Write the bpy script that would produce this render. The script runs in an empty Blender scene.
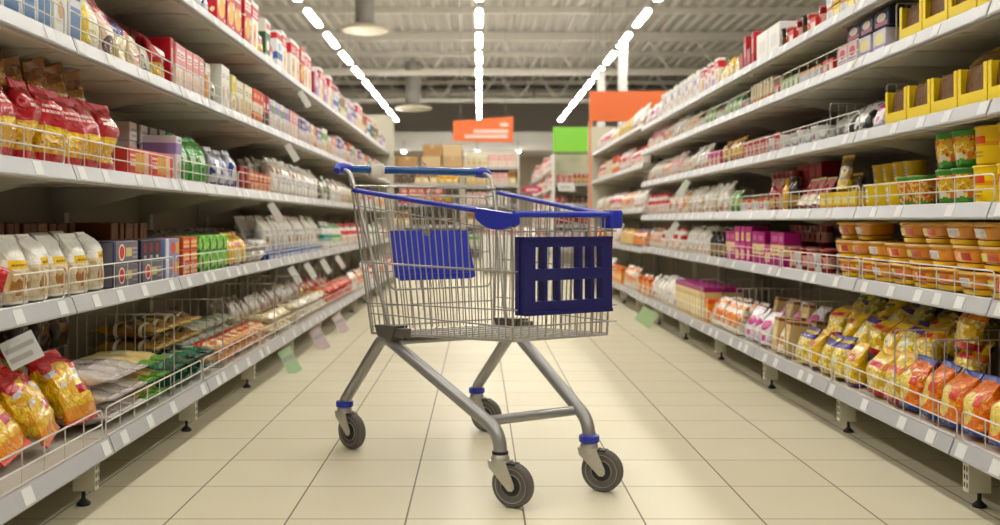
import bpy, math, random
from mathutils import Vector, Matrix, noise
R = random.Random(7)
SC = bpy.context.scene
COL = SC.collection
PI = math.pi
CAM_H, FPX, VX, VY = 0.84, 960.0, 479.0, 221.0     # eye height, focal length in pixels, vanishing point

# ------------------------------------------------------------------ small helpers
def lin(h):
    h = h.lstrip('#')
    out = []
    for i in (0, 2, 4):
        c = int(h[i:i+2], 16) / 255
        out.append(c/12.92 if c <= 0.04045 else ((c+0.055)/1.055)**2.4)
    return (*out, 1.0)

class MB:
    """collects shapes; build() links them as one mesh object"""
    def __init__(s):
        s.v = []; s.f = []; s.m = []; s.sm = []
    def add(s, vs, fs, mat=0, smooth=False):
        b = len(s.v); s.v.extend([tuple(p) for p in vs])
        for f in fs:
            s.f.append([b+i for i in f]); s.m.append(mat); s.sm.append(smooth)
        return s
    def box(s, a, b, mat=0):
        x0, x1 = sorted((a[0], b[0])); y0, y1 = sorted((a[1], b[1])); z0, z1 = sorted((a[2], b[2]))
        vs = [(x0,y0,z0),(x1,y0,z0),(x1,y1,z0),(x0,y1,z0),(x0,y0,z1),(x1,y0,z1),(x1,y1,z1),(x0,y1,z1)]
        return s.add(vs, [(0,3,2,1),(4,5,6,7),(0,1,5,4),(1,2,6,5),(2,3,7,6),(3,0,4,7)], mat)
    def hexa(s, bot, top, mat=0):
        vs = list(bot) + list(top)
        return s.add(vs, [(0,3,2,1),(4,5,6,7),(0,1,5,4),(1,2,6,5),(2,3,7,6),(3,0,4,7)], mat)
    def prism(s, poly, axis, a, b, mat=0):
        """extrude a 2-D polygon along an axis from a to b"""
        def P(p, t):
            return {'x': (t, p[0], p[1]), 'y': (p[0], t, p[1]), 'z': (p[0], p[1], t)}[axis]
        n = len(poly)
        vs = [P(p, a) for p in poly] + [P(p, b) for p in poly]
        fs = [tuple(range(n))[::-1], tuple(range(n, 2*n))] + [(i, (i+1) % n, n+(i+1) % n, n+i) for i in range(n)]
        return s.add(vs, fs, mat)
    def tube(s, path, r, n=8, closed=False, mat=0, caps=True):
        P = [Vector(p) for p in path]; k = len(P)
        rs = r if isinstance(r, (list, tuple)) else [r]*k
        T = []
        for i in range(k):
            if closed: t = P[(i+1) % k] - P[i-1]
            else: t = P[min(i+1, k-1)] - P[max(i-1, 0)]
            T.append(t.normalized())
        ref = Vector((0,0,1)) if abs(T[0].z) < .9 else Vector((1,0,0))
        nrm = (ref - T[0]*ref.dot(T[0])).normalized()
        vs = []
        for i in range(k):
            nrm = (nrm - T[i]*nrm.dot(T[i])).normalized()
            bi = T[i].cross(nrm)
            for j in range(n):
                a = 2*PI*j/n
                vs.append(P[i] + (nrm*math.cos(a) + bi*math.sin(a))*rs[i])
        fs = []
        for i in range(k if closed else k-1):
            for j in range(n):
                a = i*n+j; b = i*n+(j+1) % n; i2 = (i+1) % k
                fs.append((a, b, i2*n+(j+1) % n, i2*n+j))
        if caps and not closed:
            fs.append(tuple(range(n))[::-1]); fs.append(tuple((k-1)*n+j for j in range(n)))
        return s.add(vs, fs, mat, True)
    def rings(s, rings, mat=0, smooth=True, cap0=True, cap1=True):
        n = len(rings[0]); vs = [p for r in rings for p in r]; fs = []
        for i in range(len(rings)-1):
            for j in range(n):
                fs.append((i*n+j, i*n+(j+1) % n, (i+1)*n+(j+1) % n, (i+1)*n+j))
        if cap0: fs.append(tuple(range(n))[::-1])
        if cap1: fs.append(tuple((len(rings)-1)*n+j for j in range(n)))
        return s.add(vs, fs, mat, smooth)
    def lathe(s, prof, n=16, c=(0,0,0), axis='z', mat=0, caps=(True, True), smooth=True):
        rs = []
        for (r, h) in prof:
            ring = []
            for j in range(n):
                a = 2*PI*j/n; x, y = r*math.cos(a), r*math.sin(a)
                if axis == 'z': p = (c[0]+x, c[1]+y, c[2]+h)
                elif axis == 'y': p = (c[0]+x, c[1]+h, c[2]-y)
                else: p = (c[0]+h, c[1]+x, c[2]+y)
                ring.append(p)
            rs.append(ring)
        return s.rings(rs, mat, smooth, *caps)
    def mesh(s, name, mats):
        me = bpy.data.meshes.new(name)
        me.from_pydata(s.v, [], s.f)
        for m in (mats if isinstance(mats, (list, tuple)) else [mats]): me.materials.append(m)
        me.polygons.foreach_set('material_index', s.m)
        me.polygons.foreach_set('use_smooth', s.sm)
        me.update()
        if any(s.sm): me.set_sharp_from_angle(angle=math.radians(38))
        return me
    def build(s, name, mats, parent=None):
        return link(name, s.mesh(name, mats), parent)

def link(name, data, parent=None, loc=None, rot=None):
    o = bpy.data.objects.new(name, data); COL.objects.link(o)
    if parent is not None: o.parent = parent
    if loc is not None: o.location = loc
    if rot is not None: o.rotation_euler = rot
    return o
def empty(name, loc=(0,0,0), rotz=0):
    o = link(name, None, None, loc, (0,0,rotz)); o.empty_display_size = .1
    return o
LABELS = {}
def tag(o, label, cat, group=None):
    o['label'] = label; o['category'] = cat
    if group: o['group'] = group
    LABELS.setdefault(label, []).append(o.name)
    return o
def struct(o):
    o['kind'] = 'structure'; return o
def arc(p0, p1, p2, r, n=5):
    """round the corner p1 of a polyline with radius-like distance r"""
    p0, p1, p2 = Vector(p0), Vector(p1), Vector(p2)
    a = p1 + (p0-p1).normalized()*r; b = p1 + (p2-p1).normalized()*r
    return [(a*(1-t)**2 + p1*2*t*(1-t) + b*t*t) for t in [i/n for i in range(n+1)]]
def rounded(path, r, n=5, closed=False):
    P = [Vector(p) for p in path]; out = []
    k = len(P)
    for i in range(k):
        if not closed and i in (0, k-1): out.append(P[i]); continue
        out += arc(P[i-1], P[i], P[(i+1) % k], r, n)
    return out
ONES = 'zeroth first second third fourth fifth sixth seventh eighth ninth tenth eleventh twelfth thirteenth fourteenth fifteenth sixteenth seventeenth eighteenth nineteenth'.split()
TENS = {2:'twent', 3:'thirt', 4:'fort', 5:'fift', 6:'sixt', 7:'sevent', 8:'eight', 9:'ninet'}
def ordn(n):
    if n < 20: return ONES[n]
    if n >= 100: return 'hundred-and-' + (ordn(n-100) if n > 100 else 'zeroth')
    return TENS[n//10] + ('ieth' if n % 10 == 0 else 'y-' + ONES[n % 10])

# ------------------------------------------------------------------ materials
def newmat(name):
    m = bpy.data.materials.new(name); m.use_nodes = True
    nt = m.node_tree; b = nt.nodes['Principled BSDF']
    return m, nt, b
def N(nt, kind, **kw):
    n = nt.nodes.new(kind)
    for k, v in kw.items(): setattr(n, k, v)
    return n
def M_(nt, op, a, b=None, c=None, clamp=False):
    n = N(nt, 'ShaderNodeMath', operation=op); n.use_clamp = clamp
    for i, x in enumerate((a, b, c)):
        if x is None: continue
        if isinstance(x, (int, float)): n.inputs[i].default_value = x
        else: nt.links.new(x, n.inputs[i])
    return n.outputs[0]
def mixc(nt, fac, a, b):
    n = N(nt, 'ShaderNodeMix', data_type='RGBA')
    if isinstance(fac, (int, float)): n.inputs[0].default_value = fac
    else: nt.links.new(fac, n.inputs[0])
    for s, x in ((n.inputs[6], a), (n.inputs[7], b)):
        if isinstance(x, tuple): s.default_value = x
        else: nt.links.new(x, s)
    return n.outputs[2]
def plain(name, col, rough=.5, metal=0.0, noise_amt=0.0, nscale=8.0, bump=0.0, spec=None, coat=0.0):
    m, nt, b = newmat(name)
    c = lin(col)
    b.inputs['Roughness'].default_value = rough; b.inputs['Metallic'].default_value = metal
    if spec is not None: b.inputs['Specular IOR Level'].default_value = spec
    if coat: b.inputs['Coat Weight'].default_value = coat; b.inputs['Coat Roughness'].default_value = .2
    tc = N(nt, 'ShaderNodeTexCoord'); nz = N(nt, 'ShaderNodeTexNoise')
    nt.links.new(tc.outputs['Object'], nz.inputs['Vector']); nz.inputs['Scale'].default_value = nscale
    k = 1 - noise_amt
    dark = (c[0]*k, c[1]*k, c[2]*k, 1)
    nt.links.new(mixc(nt, nz.outputs['Fac'], c, dark), b.inputs['Base Color'])
    if bump:
        bp = N(nt, 'ShaderNodeBump'); bp.inputs['Strength'].default_value = bump; bp.inputs['Distance'].default_value = .01
        nt.links.new(nz.outputs['Fac'], bp.inputs['Height']); nt.links.new(bp.outputs[0], b.inputs['Normal'])
    return m
def pkg(name, base, layers=(), rough=.4, bump=0.0, jitter=.10, coat=0.0):
    """printed packaging: bands, panels, discs, speckled contents and type-like marks laid out on the pack's own width and height"""
    m, nt, b = newmat(name)
    tc = N(nt, 'ShaderNodeTexCoord'); sx = N(nt, 'ShaderNodeSeparateXYZ')
    nt.links.new(tc.outputs['Generated'], sx.inputs[0])
    u, v = sx.outputs[0], sx.outputs[2]
    col = lin(base)
    def win(cu, cv, hw, hh):
        a = M_(nt, 'LESS_THAN', M_(nt, 'ABSOLUTE', M_(nt, 'SUBTRACT', u, cu)), hw)
        c = M_(nt, 'LESS_THAN', M_(nt, 'ABSOLUTE', M_(nt, 'SUBTRACT', v, cv)), hh)
        return M_(nt, 'MULTIPLY', a, c)
    for L in layers:
        k = L[0]
        if k == 'band':
            mask = M_(nt, 'LESS_THAN', M_(nt, 'ABSOLUTE', M_(nt, 'SUBTRACT', v, (L[1]+L[2])/2)), (L[2]-L[1])/2); c = L[3]
        elif k == 'rect':
            mask = win(*L[1:5]); c = L[5]
        elif k == 'ell':
            a = M_(nt, 'DIVIDE', M_(nt, 'SUBTRACT', u, L[1]), L[3]); d = M_(nt, 'DIVIDE', M_(nt, 'SUBTRACT', v, L[2]), L[4])
            mask = M_(nt, 'LESS_THAN', M_(nt, 'ADD', M_(nt, 'MULTIPLY', a, a), M_(nt, 'MULTIPLY', d, d)), 1.0); c = L[5]
        elif k == 'spk':       # ('spk', v0, v1, scale, thr, colour)
            vo = N(nt, 'ShaderNodeTexVoronoi'); vo.inputs['Scale'].default_value = L[3]
            nt.links.new(tc.outputs['Object'], vo.inputs['Vector'])
            a = M_(nt, 'LESS_THAN', vo.outputs['Distance'], L[4])
            bmask = M_(nt, 'LESS_THAN', M_(nt, 'ABSOLUTE', M_(nt, 'SUBTRACT', v, (L[1]+L[2])/2)), (L[2]-L[1])/2)
            mask = M_(nt, 'MULTIPLY', a, bmask); c = L[5]
        elif k == 'blot':      # ('blot', v0, v1, scale, thr, colour)
            vo = N(nt, 'ShaderNodeTexNoise'); vo.inputs['Scale'].default_value = L[3]; vo.inputs['Detail'].default_value = 1
            nt.links.new(tc.outputs['Object'], vo.inputs['Vector'])
            a = M_(nt, 'GREATER_THAN', vo.outputs['Fac'], L[4])
            bmask = M_(nt, 'LESS_THAN', M_(nt, 'ABSOLUTE', M_(nt, 'SUBTRACT', v, (L[1]+L[2])/2)), (L[2]-L[1])/2)
            mask = M_(nt, 'MULTIPLY', a, bmask); c = L[5]
        elif k == 'txt':       # ('txt', cu, cv, hw, hh, colour, rows)
            st = M_(nt, 'FRACT', M_(nt, 'MULTIPLY', M_(nt, 'SUBTRACT', v, L[2]-L[4]), L[6]/(2*L[4])))
            row = M_(nt, 'LESS_THAN', st, .55)
            w = N(nt, 'ShaderNodeTexNoise', noise_dimensions='1D'); w.inputs['Scale'].default_value = 26
            nt.links.new(M_(nt, 'ADD', u, M_(nt, 'MULTIPLY', M_(nt, 'FLOOR', M_(nt, 'MULTIPLY', v, L[6]/(2*L[4]))), 3.7)), w.inputs['W'])
            mask = M_(nt, 'MULTIPLY', M_(nt, 'MULTIPLY', win(*L[1:5]), row), M_(nt, 'GREATER_THAN', w.outputs['Fac'], .42)); c = L[5]
        col = mixc(nt, mask, col, lin(c))
    if isinstance(col, tuple):
        col = mixc(nt, 0.0, col, col)
    oi = N(nt, 'ShaderNodeObjectInfo'); hs = N(nt, 'ShaderNodeHueSaturation')
    nt.links.new(M_(nt, 'MULTIPLY_ADD', oi.outputs['Random'], jitter, 1-jitter/2), hs.inputs['Value'])
    hs.inputs['Saturation'].default_value = 1.12
    nt.links.new(col, hs.inputs['Color']); nt.links.new(hs.outputs[0], b.inputs['Base Color'])
    b.inputs['Roughness'].default_value = rough
    if coat: b.inputs['Coat Weight'].default_value = coat; b.inputs['Coat Roughness'].default_value = .12
    if bump:
        nz = N(nt, 'ShaderNodeTexNoise'); nz.inputs['Scale'].default_value = 26; nz.inputs['Detail'].default_value = 2
        nz.inputs['Distortion'].default_value = 1.2
        nt.links.new(tc.outputs['Object'], nz.inputs['Vector'])
        bp = N(nt, 'ShaderNodeBump'); bp.inputs['Strength'].default_value = bump; bp.inputs['Distance'].default_value = .02
        nt.links.new(nz.outputs['Fac'], bp.inputs['Height']); nt.links.new(bp.outputs[0], b.inputs['Normal'])
    return m
def glow(name, col, strength):
    m, nt, b = newmat(name)
    nt.nodes.remove(b); e = N(nt, 'ShaderNodeEmission')
    e.inputs[0].default_value = lin(col); e.inputs[1].default_value = strength
    nt.links.new(e.outputs[0], nt.nodes['Material Output'].inputs[0])
    return m

MT = dict(
    shelf=plain('shelf enamel', '#cfc9bc', .42, noise_amt=.03),
    rail=plain('price rail plastic', '#bbbbc0', .3, noise_amt=.08, nscale=30),
    back=plain('back panel enamel', '#9d9686', .6, noise_amt=.04),
    ticket=plain('price ticket paper', '#e6e5e6', .6),
    black=plain('black rubber', '#17161a', .6),
    wire=plain('zinc wire', '#c4c1ba', .3, .7),
    whitewire=plain('white coated wire', '#dedbd4', .35, .15),
    kraft=plain('brown cardboard', '#b8936a', .8, noise_amt=.15),
    darkkraft=plain('dark brown card', '#4a3222', .7, noise_amt=.2),
    white=plain('white paint', '#e9e7e2', .5),
    cream=plain('cream panel', '#ddd6c4', .55, noise_amt=.05),
    grey=plain('grey paint', '#8f8a84', .6),
)
# ------------------------------------------------------------------ the setting
def floor_mat():
    m, nt, b = newmat('beige floor tiles')
    tc = N(nt, 'ShaderNodeTexCoord'); sx = N(nt, 'ShaderNodeSeparateXYZ')
    nt.links.new(tc.outputs['Object'], sx.inputs[0])
    def grout(o, off, w):
        t = M_(nt, 'FRACT', M_(nt, 'MULTIPLY', M_(nt, 'SUBTRACT', o, off - 100/3), 3.0))
        d = M_(nt, 'MINIMUM', t, M_(nt, 'SUBTRACT', 1.0, t))
        return M_(nt, 'LESS_THAN', d, w*3)
    gx = grout(sx.outputs[0], .1283, .0026); gy = grout(sx.outputs[1], .04, .0034)
    cell = N(nt, 'ShaderNodeCombineXYZ')
    nt.links.new(M_(nt, 'FLOOR', M_(nt, 'MULTIPLY', M_(nt, 'SUBTRACT', sx.outputs[0], .1283), 3.0)), cell.inputs[0])
    nt.links.new(M_(nt, 'FLOOR', M_(nt, 'MULTIPLY', M_(nt, 'SUBTRACT', sx.outputs[1], .04), 3.0)), cell.inputs[1])
    wn = N(nt, 'ShaderNodeTexWhiteNoise', noise_dimensions='2D'); nt.links.new(cell.outputs[0], wn.inputs['Vector'])
    nz = N(nt, 'ShaderNodeTexNoise'); nz.inputs['Scale'].default_value = 5; nz.inputs['Detail'].default_value = 5
    nt.links.new(tc.outputs['Object'], nz.inputs['Vector'])
    c = mixc(nt, wn.outputs['Value'], lin('#e5dec4'), lin('#dfd7bb'))
    c = mixc(nt, M_(nt, 'MULTIPLY', nz.outputs['Fac'], .35), c, lin('#d9ceb0'))
    c = mixc(nt, M_(nt, 'MULTIPLY', gy, .85), c, lin('#a08e70'))
    c = mixc(nt, M_(nt, 'MULTIPLY', gx, .95), c, lin('#6d5d48'))
    nt.links.new(c, b.inputs['Base Color'])
    r = M_(nt, 'MULTIPLY_ADD', nz.outputs['Fac'], .12, .36)
    nt.links.new(r, b.inputs['Roughness'])
    b.inputs['Specular IOR Level'].default_value = .4
    g = M_(nt, 'MAXIMUM', gx, gy)
    bp = N(nt, 'ShaderNodeBump'); bp.inputs['Strength'].default_value = .4; bp.inputs['Distance'].default_value = .002; bp.invert = True
    nt.links.new(g, bp.inputs['Height']); nt.links.new(bp.outputs[0], b.inputs['Normal'])
    return m
WX, WY0, WY1, DECK = 13.0, -5.0, 37.5, 5.95
struct(MB().box((-WX, WY0, -.1), (WX, WY1, 0)).build('floor', floor_mat()))
wallm = plain('painted wall', '#a39a8e', .8, noise_amt=.05, nscale=2)
struct(MB().box((-WX-.2, WY0, 0), (-WX, WY1, DECK)).build('wall_left', wallm))
struct(MB().box((WX, WY0, 0), (WX+.2, WY1, DECK)).build('wall_right', wallm))
struct(MB().box((-WX, WY0-.2, 0), (WX, WY0, DECK)).build('wall_front', wallm))
struct(MB().box((-WX, WY1, 0), (WX, WY1+.2, DECK)).build('wall_back', plain('back wall paint', '#d6c9b9', .8, noise_amt=.1, nscale=1)))
# ribbed roof deck
mb = MB(); prof = []
x = -WX
while x < WX:
    prof += [(x, DECK), (x+.12, DECK), (x+.16, DECK+.07), (x+.28, DECK+.07)]; x += .32
vs = []; fs = []
for i, (px, pz) in enumerate(prof):
    vs += [(px, WY0, pz), (px, WY1, pz)]
    if i: fs.append((2*i-2, 2*i-1, 2*i+1, 2*i))
mb.add(vs, fs)
mb.add([(-WX, WY0, DECK+.09), (WX, WY0, DECK+.09), (WX, WY1, DECK+.09), (-WX, WY1, DECK+.09)], [(0, 1, 2, 3)])
struct(mb.build('ceiling', plain('roof deck steel', '#b2aca2', .6, noise_amt=.06, nscale=1)))
# purlins and lattice trusses across the hall
steel = plain('painted roof steel', '#cbc5ba', .5)
for y in (14, 20, 23, 29, 35):
    struct(MB().box((-WX, y-.05, DECK-.14), (WX, y+.05, DECK-.002)).build('ceiling_purlin', steel))
for y, zb in ((26, 4.85), (32, 4.85)):
    mb = MB(); zt = DECK-.16
    mb.box((-WX, y-.07, zt-.07), (WX, y+.07, zt+.155)); mb.box((-WX, y-.07, zb-.06), (WX, y+.07, zb+.06))
    n = 20
    for i in range(n):
        x0 = -WX + 2*WX*i/n; x1 = x0 + WX/n; x2 = x0 + 2*WX/n
        mb.tube([(x0, y, zb), (x1, y, zt)], .02, 6); mb.tube([(x1, y, zt), (x2, y, zb)], .02, 6)
    struct(mb.build('ceiling_truss', steel))
# white lowered fascia and soffit in front of the back wall
struct(MB().box((-WX, 33.5, 3.30), (WX, 33.9, 3.95)).build('trim_1', plain('white fascia', '#dcd8d2', .5)))
struct(MB().box((-WX, 33.9, 3.30), (WX, 36.7, 3.37)).build('trim_2', MT['white']))
struct(MB().box((-WX, 36.5, 0), (WX, 36.7, 3.30)).build('wall_far', plain('far wall paint', '#c3b3a1', .7, noise_amt=.2, nscale=.5)))
# air duct and round diffusers under the deck
t = MB().lathe([(.22, -9), (.22, 9)], 16, (0, 35.2, 5.5), 'x').build('air_duct', plain('galvanised duct', '#c9c4ba', .4, .3))
for k in range(-8, 9, 2): mb = MB().lathe([(.235, -.03), (.235, .03)], 16, (k, 35.2, 5.5), 'x').tube([(k, 35.2, 5.72), (k, 35.2, DECK)], .006, 5).build('hanger_strap', MT['grey'], t)
tag(t, 'long pale round air duct running across the hall under the roof', 'duct')
for i, (x, y, z, r) in enumerate(((-2.32, 19.5, 4.72, .47), (-2.06, 30, 4.36, .58))):
    o = MB().lathe([(r*.42, .10), (r*.42, DECK-.14-z)], 20).build('air_diffuser', MT['grey'])
    o.location = (x, y, z)
    MB().lathe([(r*.5, .12), (r*.95, .05), (r, .02), (r, -.02), (r*.8, -.05), (r*.3, -.06)], 24).build('diffuser_disc', plain('beige diffuser', '#c5bba6', .5), o)
    tag(o, ('larger round ceiling air diffuser with grey neck, nearest the camera', 'smaller round ceiling air diffuser farther down the hall')[i], 'air diffuser')

# ceiling light rows
LZ = 4.14
LM = glow('lamp diffuser', '#fffcf2', 46.0)
hm = MB().prism([(-.03, .05), (-.03, .012), (.03, .012), (.03, .05)], 'y', 0, 1.12).mesh('housing', MT['white'])
dm = MB().prism([(-.026, .011), (-.045, -.006), (-.052, -.025), (-.04, -.045), (.04, -.045), (.052, -.025), (.045, -.006), (.026, .011)], 'y', .0, 1.12).mesh('diffuser', LM)
hang = MB()
for y in (.2, 1.04): hang.tube([(0, y, .04), (0, y, DECK-LZ-.002)], .004, 5)
hgm = hang.mesh('hanger', MT['grey'])
for x, row in ((-2.68, 'row over the tall left shelves'), (0.0, 'middle row over the aisle'), (2.64, 'row over the right shelves')):
    for k in range(-9, 9):
        y = 14.99 + 1.9*k
        o = link('ceiling_light', hm, None, (x, y, LZ)); link('diffuser', dm, o); link('hanger', hgm, o)
        tag(o, f'white strip light, {ordn(k+10)} from the camera end, in the {row}', 'ceiling light', 'strip lights in the ' + row)
# white posts under the row over the right-hand shelves
for i, y in enumerate((17.5, 20.6)):
    o = MB().box((-.075, -.075, .012), (.075, .075, LZ-.06)).build('support_post', MT['white']); o.location = (2.62, y, 0)
    MB().box((-.13, -.13, 0), (.13, .13, .012)).build('base_plate', MT['grey'], o)
    tag(o, ('wider white post rising behind the orange header to the lights', 'thinner white post farther back behind the orange header')[i], 'post')

# ------------------------------------------------------------------ gondola shelving
ZL = [1.76, 1.375, 1.0, .61, .2]; ZR = [1.70, 1.478, 1.19, .89, .604, .2]; ZF = [1.74, 1.375, .96, .585, .2]
FL, FR, DEPTH, BASE = 1.2, 1.5, .5, .11
SHELF = {}
def bay_meshes(s, F, zs, tall):
    X = lambda a: s*(F+a)
    d = {}
    d['back_panel'] = MB().box((X(DEPTH), .042, .002), (X(DEPTH+.02), .998, tall-.01)).mesh('back_panel', MT['back'])  # lower part added down to the floor, blocks light leaking under the base shelf
    mb = MB().box((X(DEPTH-.05), .001, .0), (X(DEPTH+.02), .041, tall))
    d['upright'] = mb.mesh('upright', MT['shelf'])
    mb = MB().box((X(-.07), .003, .045), (X(-.005), .037, .156))
    for k in range(4):
        mb.box((X(-.0705), .009, .058+k*.024), (X(-.0702), .016, .072+k*.024), 1)
        mb.box((X(-.0705), .024, .058+k*.024), (X(-.0702), .031, .072+k*.024), 1)
    mb.box((X(-.005), .008, .105), (X(DEPTH-.05), .032, .156))
    d['leg'] = mb.mesh('leg', [MT['cream'], MT['black']])
    d['foot'] = MB().lathe([(.019, 0), (.021, .006), (.012, .014), (.006, .02), (.006, .05)], 12, (X(-.03), .02, 0)).mesh('foot', MT['black'])
    for i, z in enumerate(zs):
        base = i == len(zs)-1
        a0 = -BASE if base else 0.0
        mb = MB().box((X(a0+.004), .003, z-.028), (X(DEPTH), .997, z))
        mb.box((X(a0+.004), .003, z-.046), (X(a0+.02), .997, z-.028))
        if not base:
            for y in (.33, .66): mb.box((X(.05), y-.03, z-.036), (X(DEPTH-.02), y+.03, z-.028))
        d['shelf%d' % i] = mb.mesh('shelf', MT['shelf'])
        if not base:
            d['bracket%d' % i] = bracket(X, z)
        d['rail%d' % i] = MB().prism([(X(a0+.003), z+.006), (X(a0-.004), z+.006), (X(a0-.020), z-.038), (X(a0-.018), z-.043), (X(a0+.003), z-.043)], 'y', .004, .996).mesh('price_rail', MT['rail'])
        d['tick%d' % i] = MB().hexa([(X(a0-.0195), -.026, z-.035), (X(a0-.0195), .026, z-.035), (X(a0-.0205), .026, z-.0352), (X(a0-.0205), -.026, z-.0352)],
                                    [(X(a0-.0062), -.026, z+.002), (X(a0-.0062), .026, z+.002), (X(a0-.0072), .026, z+.0018), (X(a0-.0072), -.026, z+.0018)]).mesh('price_ticket', MT['ticket'])
    return d
def bracket(X, z):
    mb = MB()
    pts = [(X(.05), z-.03), (X(DEPTH-.05), z-.03), (X(DEPTH-.05), z-.13), (X(.28), z-.085)]
    for y0 in (0,):
        vs = [(p[0], y0, p[1]) for p in pts] + [(p[0], y0+.004, p[1]) for p in pts]
        mb.add(vs, [(0,1,2,3), (7,6,5,4), (0,4,5,1), (1,5,6,2), (2,6,7,3), (3,7,4,0)])
    return mb.mesh('bracket', MT['shelf'])
def make_bays(s, F, zs, tall, ys, side):
    d = bay_meshes(s, F, zs, tall)
    for n, y in enumerate(ys):
        o = empty('gondola_bay', (0, y, 0))
        tag(o, f'cream metal shelving bay of {len(zs)} shelves, {ordn(n+1)} from the camera on the {side}', 'shelving', f'shelving bays on the {side}')
        link('back_panel', d['back_panel'], o); link('upright', d['upright'], o)
        lg = link('leg', d['leg'], o); link('foot', d['foot'], lg)
        for i in range(len(zs)):
            sh = link('shelf', d['shelf%d' % i], o); rl = link('price_rail', d['rail%d' % i], sh)
            if 'bracket%d' % i in d: 
                for yb in (.043, .99): link('bracket', d['bracket%d' % i], sh, (0, yb, 0))
            nt = R.choice((3, 4, 5)) if y < 9 else 3
            used = []
            for k in range(nt):
                p = (k+R.uniform(.12, .88))/nt
                link('price_ticket', d['tick%d' % i], sh, (0, p, 0))
    return o
last = make_bays(-1, FL, ZL, 2.06, [1.82+k for k in range(11)], 'left')
make_bays(1, FR, ZR, 1.98, [1.80+k for k in range(7)], 'right')
lastR = make_bays(1, FR+.02, ZF, 2.06, [8.82+k for k in range(4)], 'far right')
MB().box((-FL+.06, 1.005, 0), (-FL-DEPTH-.06, 1.03, 2.26)).build('end_panel', MT['cream'], last)
MB().box((FR-.0, 1.005, 0), (FR+DEPTH+.08, 1.03, 2.1)).build('end_panel', MT['cream'], lastR)

# wire guards along the shelf fronts
def guard_mesh(s, F, z, base, h=.088):
    a0 = (-BASE if base else 0.0)+.012
    x = s*(F+a0); mb = MB()
    mb.tube(rounded([(x, .015, z+.004), (x, .985, z+.004), (x, .985, z+h), (x, .015, z+h)], .018, 3, True), .0026, 6, True)
    mb.tube([(x, .015, z+h*.5), (x, .985, z+h*.5)], .0024, 6)
    for k in range(1, 8):
        y = .015+.97*k/8; mb.tube([(x+s*.003, y, z+.003), (x+s*.003, y, z+h)], .0018, 5)
    return mb.mesh('wire_guard', MT['whitewire'])
SN = {('L', 0): 'left top shelf', ('L', 1): 'left second shelf', ('L', 2): 'left third shelf', ('L', 3): 'left fourth shelf', ('L', 4): 'left bottom shelf',
      ('R', 0): 'right top shelf', ('R', 1): 'right second shelf', ('R', 2): 'right third shelf', ('R', 3): 'right fourth shelf', ('R', 4): 'right fifth shelf', ('R', 5): 'right bottom shelf',
      ('F', 0): 'far right top shelf', ('F', 1): 'far right second shelf', ('F', 2): 'far right third shelf', ('F', 3): 'far right fourth shelf', ('F', 4): 'far right bottom shelf'}
def guards(side, idx, bays, y0):
    s, F, zs = {'L': (-1, FL, ZL), 'R': (1, FR, ZR), 'F': (1, FR+.02, ZF)}[side]
    me = guard_mesh(s, F, zs[idx], idx == len(zs)-1)
    for k in bays:
        o = link('wire_guard', me, None, (0, y0+k, .001))
        tag(o, f'low wire guard on the {SN[side, idx]}, {ordn(k+1)} bay from the camera', 'wire guard', 'wire guards on the ' + SN[side, idx])
for i in (1, 2, 3, 4): guards('L', i, range(8), 1.82)
for i, ks in ((1, range(2, 6)), (2, range(2, 7)), (3, range(7)), (4, range(7)), (5, range(7))): guards('R', i, ks, 1.80)
# tall wire dividers standing across the shelves
def divider(side, idx, y, length, h, n):
    s, F, zs = {'L': (-1, FL, ZL), 'R': (1, FR, ZR)}[side]
    z = zs[idx]+.0045; a0 = (-BASE if idx == len(zs)-1 else 0)+.022
    x0, x1 = s*(F+a0), s*(F+a0+length); mb = MB()
    mb.tube(rounded([(x0, 0, z), (x1, 0, z), (x1, 0, z+h), (x0, 0, z+h)], .012, 3, True), .0028, 6, True)
    m = int(length/.035)
    for k in range(1, m): mb.tube([(x0+(x1-x0)*k/m, 0, z), (x0+(x1-x0)*k/m, 0, z+h)], .0016, 5)
    for q in (.3,): mb.tube([(x0, .003, z+h*q), (x1, .003, z+h*q)], .0016, 5)
    o = mb.build('wire_divider', MT['wire']); o.location = (0, y, 0)
    tag(o, f'upright wire divider across the {SN[side, idx]}, {ordn(n)} from the camera', 'wire divider', 'wire dividers on the ' + SN[side, idx])
for n, y in enumerate((3.50, 4.17, 5.22, 5.92, 6.9)): divider('L', 4, y, .46, .295, n+1)
for n, y in enumerate((2.985, 3.26, 4.42, 5.26, 6.1)): divider('R', 5, y, .46, .265, n+1)
for n, y in enumerate((3.58, 4.16)): divider('R', 2, y, .4, .155, n+1)
divider('R', 1, 3.50, .4, .15, 1)
divider('L', 2, 4.33, .4, .14, 1)
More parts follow.
